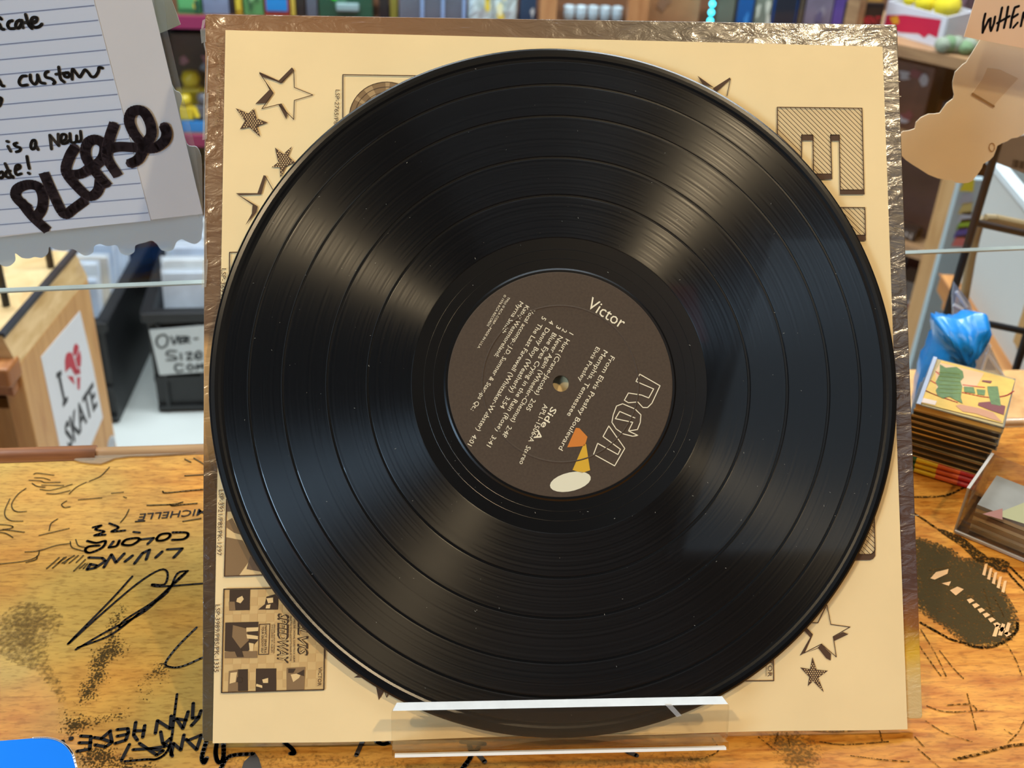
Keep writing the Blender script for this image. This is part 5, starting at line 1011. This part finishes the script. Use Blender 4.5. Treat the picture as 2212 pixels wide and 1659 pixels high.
# blue plastic bag
bgo = PY(2050, 840, .40); bgo.z = -.13
bgt = thing('blue_bag', 'crumpled bright blue plastic bag behind the stack of small cases', 'bag', loc=bgo)
BF = Frame(bgo, (1, 0, 0), (0, 0, 1)); outl = [BF.L(u, v) for u, v in [(1970, 900), (1980, 830), (2000, 770), (2018, 725), (2018, 690), (2040, 684), (2075, 690), (2105, 678), (2132, 680), (2134, 706), (2112, 726), (2098, 770), (2095, 830), (2100, 900)]]
mb = MB(); n_ = len(outl); cen = Vector((sum(p.x for p in outl) / n_, sum(p.y for p in outl) / n_)); r = random.Random(9); rings = 7; vsb = []; fsb = []
out2 = catmull(outl + [outl[0]], 4)[:-1]; n_ = len(out2)
for side in (-1, 1):
    base = len(vsb)
    for k_ in range(rings):
        f_ = 1 - k_ / rings
        for p in out2:
            q = cen + (p - cen) * f_; dpt = math.sqrt(max(0, 1 - f_ * f_)) * .022
            vsb.append((q.x, side * (dpt + r.uniform(0, .0045) * (k_ > 0)), q.y))
    vsb.append((cen.x, side * .025, cen.y)); ci = len(vsb) - 1
    for k_ in range(rings - 1):
        for i in range(n_): fsb.append((base + k_ * n_ + i, base + k_ * n_ + (i + 1) % n_, base + (k_ + 1) * n_ + (i + 1) % n_, base + (k_ + 1) * n_ + i))
    for i in range(n_): fsb.append((base + (rings - 1) * n_ + i, base + (rings - 1) * n_ + (i + 1) % n_, ci))
MB().add(vsb, fsb).build('bag', mat('blue_film', (20, 140, 224), .35, coat=.5, bump=.4, scale=60), bgt, smooth=True)
for (u, v, c_, nm) in ((1986, 790, (220, 60, 90), 'pink_print'), (1981, 818, (226, 200, 60), 'yellow_print')):
    o = on_side(MB().disc(BF.L(u, v), .0035, .026, 12), nm, mat(nm, c_, .5), bgt)
bgb = min(v[2] for v in vsb) + bgo.z
bst = thing('bag_stand', 'low wooden crate hidden under the blue bag', 'crate', loc=(bgo.x, bgo.y, FLOOR))
MB().box((.03, .02, (bgb - .012 - FLOOR) / 2), (.15, .09, bgb - .012 - FLOOR)).build('body', dpine, bst); MB().box((.03, .02, bgb - .006 - FLOOR), (.16, .11, .011)).build('lid', pine, bst)
# clear acrylic holder leaning beside the bag
ah = thing('acrylic_holder', 'small clear acrylic holder right of the blue bag', 'holder', loc=PY(2150, 800, .44)); A0 = PY(2150, 800, .44)
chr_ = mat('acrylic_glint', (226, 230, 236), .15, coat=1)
def ap(u, v, y=.44): return PY(u, v, y) - A0
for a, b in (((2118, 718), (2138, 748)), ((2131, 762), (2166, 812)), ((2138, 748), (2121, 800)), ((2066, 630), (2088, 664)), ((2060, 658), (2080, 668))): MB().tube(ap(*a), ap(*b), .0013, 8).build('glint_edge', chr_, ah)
mb = MB(); P4 = [ap(2098, 775), ap(2118, 720), ap(2140, 750), ap(2172, 815), ap(2170, 850), ap(2100, 850)]; mb.add(P4 + [p + Vector((0, .003, 0)) for p in P4], [tuple(range(6)), tuple(range(11, 5, -1))] + [(i, (i + 1) % 6, 6 + (i + 1) % 6, 6 + i) for i in range(6)]); mb.build('panel', clear('holder_clear', (226, 232, 240), .1, .05, haze=.35, hazecol=(205, 212, 224)), ah)
mb = MB(); P5 = [ap(2058, 640), ap(2062, 610), ap(2096, 655), ap(2106, 690), ap(2100, 700), ap(2060, 690)]; mb.add(P5 + [p + Vector((0, .003, 0)) for p in P5], [tuple(range(6)), tuple(range(11, 5, -1))] + [(i, (i + 1) % 6, 6 + (i + 1) % 6, 6 + i) for i in range(6)]); mb.build('panel', MATS['holder_clear'], ah)
# grey-blue foam board standing by the post
FY = 1.09; fx0, fx1, fz = PY(2030, 560, FY).x, PY(2112, 450, FY).x, PY(2090, 388, FY).z
F0 = Vector(((fx0 + fx1) / 2, FY, FLOOR)); fb = thing('foam_board', 'tall pale grey-blue board standing beside the wooden post', 'board', loc=F0)
MB().box((0, .006, (fz - FLOOR) / 2), (fx1 - fx0, .012, fz - FLOOR)).build('board', mat('pale_board', (170, 190, 196), .5, var=.05, scale=6), fb)
for i, (u, v, c_) in enumerate(((2090, 400, (226, 206, 40)), (2086, 430, (170, 176, 190)), (2086, 450, (206, 190, 120)), (2084, 470, (190, 200, 215)), (2082, 485, (150, 196, 60)), (2076, 502, (70, 76, 170)), (2072, 520, (220, 120, 120)))):
    p = PY(u, v, FY) - F0; rr_ = random.Random(i); w_ = .010
    MB().add([(p.x - w_, 0 - .001, p.z - w_ * .8), (p.x + w_, -.001, p.z - w_ * rr_.uniform(.4, 1)), (p.x + w_ * .7, -.001, p.z + w_), (p.x - w_ * .6, -.001, p.z + w_ * .8)], [(0, 1, 2, 3)]).build('sticker', mat('board_sticker_%d' % i, c_, .5), fb)

# ================================================================== STACK OF SMALL FLAT CASES
A_, D_ = PZ(1978, 873, .045), PZ(2165, 925, .045); ang = math.atan2(D_.y - A_.y, D_.x - A_.x); cw, cdp, ct = .0487, .0600, .00375
clearc = clear('case_clear', (236, 240, 244), .12, .04, haze=.12, hazecol=(205, 210, 214))
ord_ = ['top', 'second', 'third', 'fourth', 'fifth', 'sixth', 'seventh', 'eighth', 'ninth', 'tenth', 'eleventh', 'lowest']
rs_ = random.Random(11)
for i in range(12):
    zz = (11 - i) * ct; striped = i >= 9
    j = Vector((rs_.uniform(-.0008, .0008), rs_.uniform(-.001, .001), 0)); off = (-.0035 if striped else -.0004 * i) 
    loc = Vector((A_.x, A_.y, zz)) + Vector((math.cos(ang), math.sin(ang), 0)) * off + j
    if i == 0: lab = 'top flat case of the stack, with green lettering art on yellow'
    elif striped: lab = '%s flat case of the stack, spine striped green yellow orange red' % ord_[i]
    else: lab = '%s flat case from the top of the stack, dark spine with a bright rim' % ord_[i]
    t = thing('flat_case', lab, 'case', loc=loc, rz=ang + rs_.uniform(-.015, .015), group='stack of small flat cases')
    if striped:
        MB().box((cw / 2, cdp / 2, ct / 2), (cw, cdp, ct - .0003)).build('body', mat('striped_body', (60, 50, 40), .5), t)
        for (x0, x1, c_) in ((0, .25, (30, 92, 56)), (.25, .5, (232, 196, 40)), (.5, .76, (228, 104, 54)), (.76, 1, (190, 30, 48))):
            MB().tube((x0 * cw, 0, ct / 2), (x1 * cw, 0, ct / 2), ct * .48, 10).build('spine_stripe', mat('stripe_%d_%d_%d' % c_, c_, .4, coat=.4), t, smooth=False)
    else:
        MB().box((cw / 2, cdp / 2, ct / 2), (cw - .001, cdp - .0005, ct * .86)).build('insert', mat('case_insert', (20, 17, 16), .5) if i else mat('case_paper', (226, 190, 110), .5), t)
        MB().box((cw / 2, cdp / 2, ct - .0005), (cw, cdp, .0008)).build('lid', clearc, t)
        MB().box((cw / 2, .0006, .0003), (cw, .0014, .0005)).build('spine_edge', mat(('case_rim_bright', 'case_rim_dim')[i % 2 if i > 4 else 0], ((214, 190, 140), (120, 104, 84))[i % 2 if i > 4 else 0], .2, metal=.6), t)
        MB().box((cw / 2, .0004, ct - .0003), (cw, .0012, .0006)).build('spine_edge', mat('case_rim_top', (150, 136, 112), .15, metal=.7), t)
        MB().box((cw - .0006, cdp / 2, ct / 2), (.0012, cdp, ct - .0004)).build('clear_side', clearc, t)
        if i == 0:
            TF = Frame(Vector(loc) + Vector((0, 0, ct)), (math.cos(ang), math.sin(ang), 0), (-math.sin(ang), math.cos(ang), 0))
            def tfp(p): return [TF.L(u, v) for u, v in Z(1960, 760, 5.183, p)]
            def tp_(nm, polys, m, z_):
                mb = MB()
                for q in polys: mb.poly(tfp(q), z_)
                mb.build(nm, m, t)
            tp_('cover_paper', [[(130, 570), (395, 105), (1215, 330), (1065, 810)]], mat('cover_yellow', (226, 184, 84), .4, coat=.5, var=.12, scale=120), ct + .0002)
            tp_('cover_panel', [[(380, 130), (870, 250), (780, 400), (330, 420), (320, 230)]], mat('cover_peach', (226, 186, 140), .4, coat=.5), ct + .0003)
            mb = MB()
            for q in ([(270, 330), (340, 370)], [(205, 440), (330, 495), (560, 575)], [(330, 230), (370, 265)], [(630, 380), (870, 410)], [(620, 465), (900, 520), (1100, 505), (1200, 455)]): mb.ribbon([TF.L(u, v) for u, v in Z(1960, 760, 5.183, q)], .0009, ct + .0004, smooth=True)
            mb.build('red_lines', mat('cover_red', (196, 44, 40), .4), t)
            gm = mat('cover_green', (96, 124, 70), .4, coat=.4, var=.2, scale=400); gm2 = mat('cover_green_light', (150, 168, 72), .4)
            tp_('green_lettering', [[(375, 150), (440, 190), (560, 180), (630, 230), (640, 300), (600, 340), (620, 400), (600, 520), (620, 590), (560, 560), (470, 510), (400, 530), (340, 500), (320, 440), (350, 400), (320, 350), (370, 260)], [(640, 400), (750, 410), (765, 480), (640, 460)], [(780, 430), (880, 440), (870, 500), (790, 490)], [(900, 400), (1020, 400), (1040, 540), (1050, 620), (940, 600), (910, 480)]], gm, ct + .0005)
            mb = MB()
            for k_ in range(6): mb.ribbon([TF.L(u, v) for u, v in Z(1960, 760, 5.183, [(360, 240 + k_ * 45), (480, 250 + k_ * 45), (600, 265 + k_ * 42)])], .0006, ct + .0006, smooth=True)
            mb.build('lettering_highlights', gm2, t)
            tp_('cover_hand', [[(540, 610), (600, 600), (800, 640), (960, 690), (1060, 800), (960, 770), (760, 700), (620, 680)]], mat('cover_skin', (196, 140, 104), .4), ct + .0004)
            tp_('cover_dark', [[(800, 580), (920, 570), (1100, 620), (1080, 720), (940, 670), (790, 610)], [(850, 330), (960, 340), (940, 365), (840, 345)]], mat('cover_wine', (120, 50, 50), .4), ct + .00045)
            tp_('cover_white', [[(160, 520), (330, 560), (310, 605), (150, 570)]], mat('cover_white', (226, 206, 190), .4), ct + .00045)
            MB().box((.0016, cdp / 2, ct + .0004), (.0022, cdp, .0006)).build('hinge', mat('hinge_clear', (196, 206, 226), .1, coat=1), t)

# ================================================================== CLEAR TRAY OF CARDS, RIGHT FRONT
K0, K1, K2 = PZ(2062, 1150, 0), PZ(2212, 1213, 0), PZ(2212, 1085, 0)
ta = math.atan2(K1.y - K0.y, K1.x - K0.x)
ty = thing('clear_tray', 'clear acrylic tray holding a pile of cards at the right of the counter', 'tray', loc=(K0.x, K0.y, 0), rz=ta)
tw, td, thh = .11, .042, .030
tcl = clear('tray_clear', (246, 244, 242), .12, .05, haze=.05, hazecol=(150, 140, 130))
MB().box((tw / 2, td / 2, .001), (tw, td, .002)).build('base', tcl, ty)
for nm, c_, d_ in (('front_wall', (tw / 2, .001, thh / 2), (tw, .002, thh * .28)), ('back_wall', (tw / 2, td - .001, thh / 2), (tw, .002, thh)), ('side_wall', (.001, td / 2, thh / 2), (.002, td, thh)), ('side_wall', (tw - .001, td / 2, thh / 2), (.002, td, thh))):
    c_ = (c_[0], c_[1], d_[2] / 2); MB().box(c_, d_).build(nm, tcl, ty)
edm = mat('tray_edge', (190, 184, 178), .3, coat=.5)
MB().box((tw / 2, -.0004, .0012), (tw, .0014, .0014)).build('edge', edm, ty); MB().box((-.0002, td / 2, thh), (.0016, td, .0012)).build('edge', edm, ty); MB().box((-.0002, .001, thh / 2), (.0012, .0012, thh)).build('edge', edm, ty)
for i in range(7):
    c_ = ((176, 150, 110), (206, 186, 150), (150, 120, 80), (196, 172, 130), (130, 104, 72), (186, 166, 128), (128, 126, 118))[i]
    p = Vector((K0.x, K0.y, .0022 + i * .0026)) + Matrix.Rotation(ta, 3, 'Z') @ Vector((tw / 2 + .001, td / 2 + .0005 * (i % 2), 0))
    t = thing('printed_card', '%s card of the pile in the clear acrylic tray' % ('lowest', 'second lowest', 'third lowest', 'middle', 'third highest', 'second highest', 'topmost grey printed')[i], 'card', loc=p, rz=ta, group='pile of cards in the clear tray')
    MB().box((0, 0, .0012), (tw - .010, td - .008, .0024)).build('stock', mat('card_%d' % i, c_, .6, var=.1, scale=60), t)
    if i == 6:
        for k_, (cc_, q) in enumerate((((150, 146, 100), [(-.04, -.02), (-.01, -.015), (.01, .02), (-.02, .024)]), ((140, 84, 66), [(-.045, -.024), (-.035, -.022), (-.038, -.012)]), ((92, 96, 102), [(.0, -.02), (.04, -.02), (.04, .02), (.015, .02)]))): MB().poly(q, .0026 + k_ * .0002).build('print', mat('card_print_%d' % k_, cc_, .5), t)
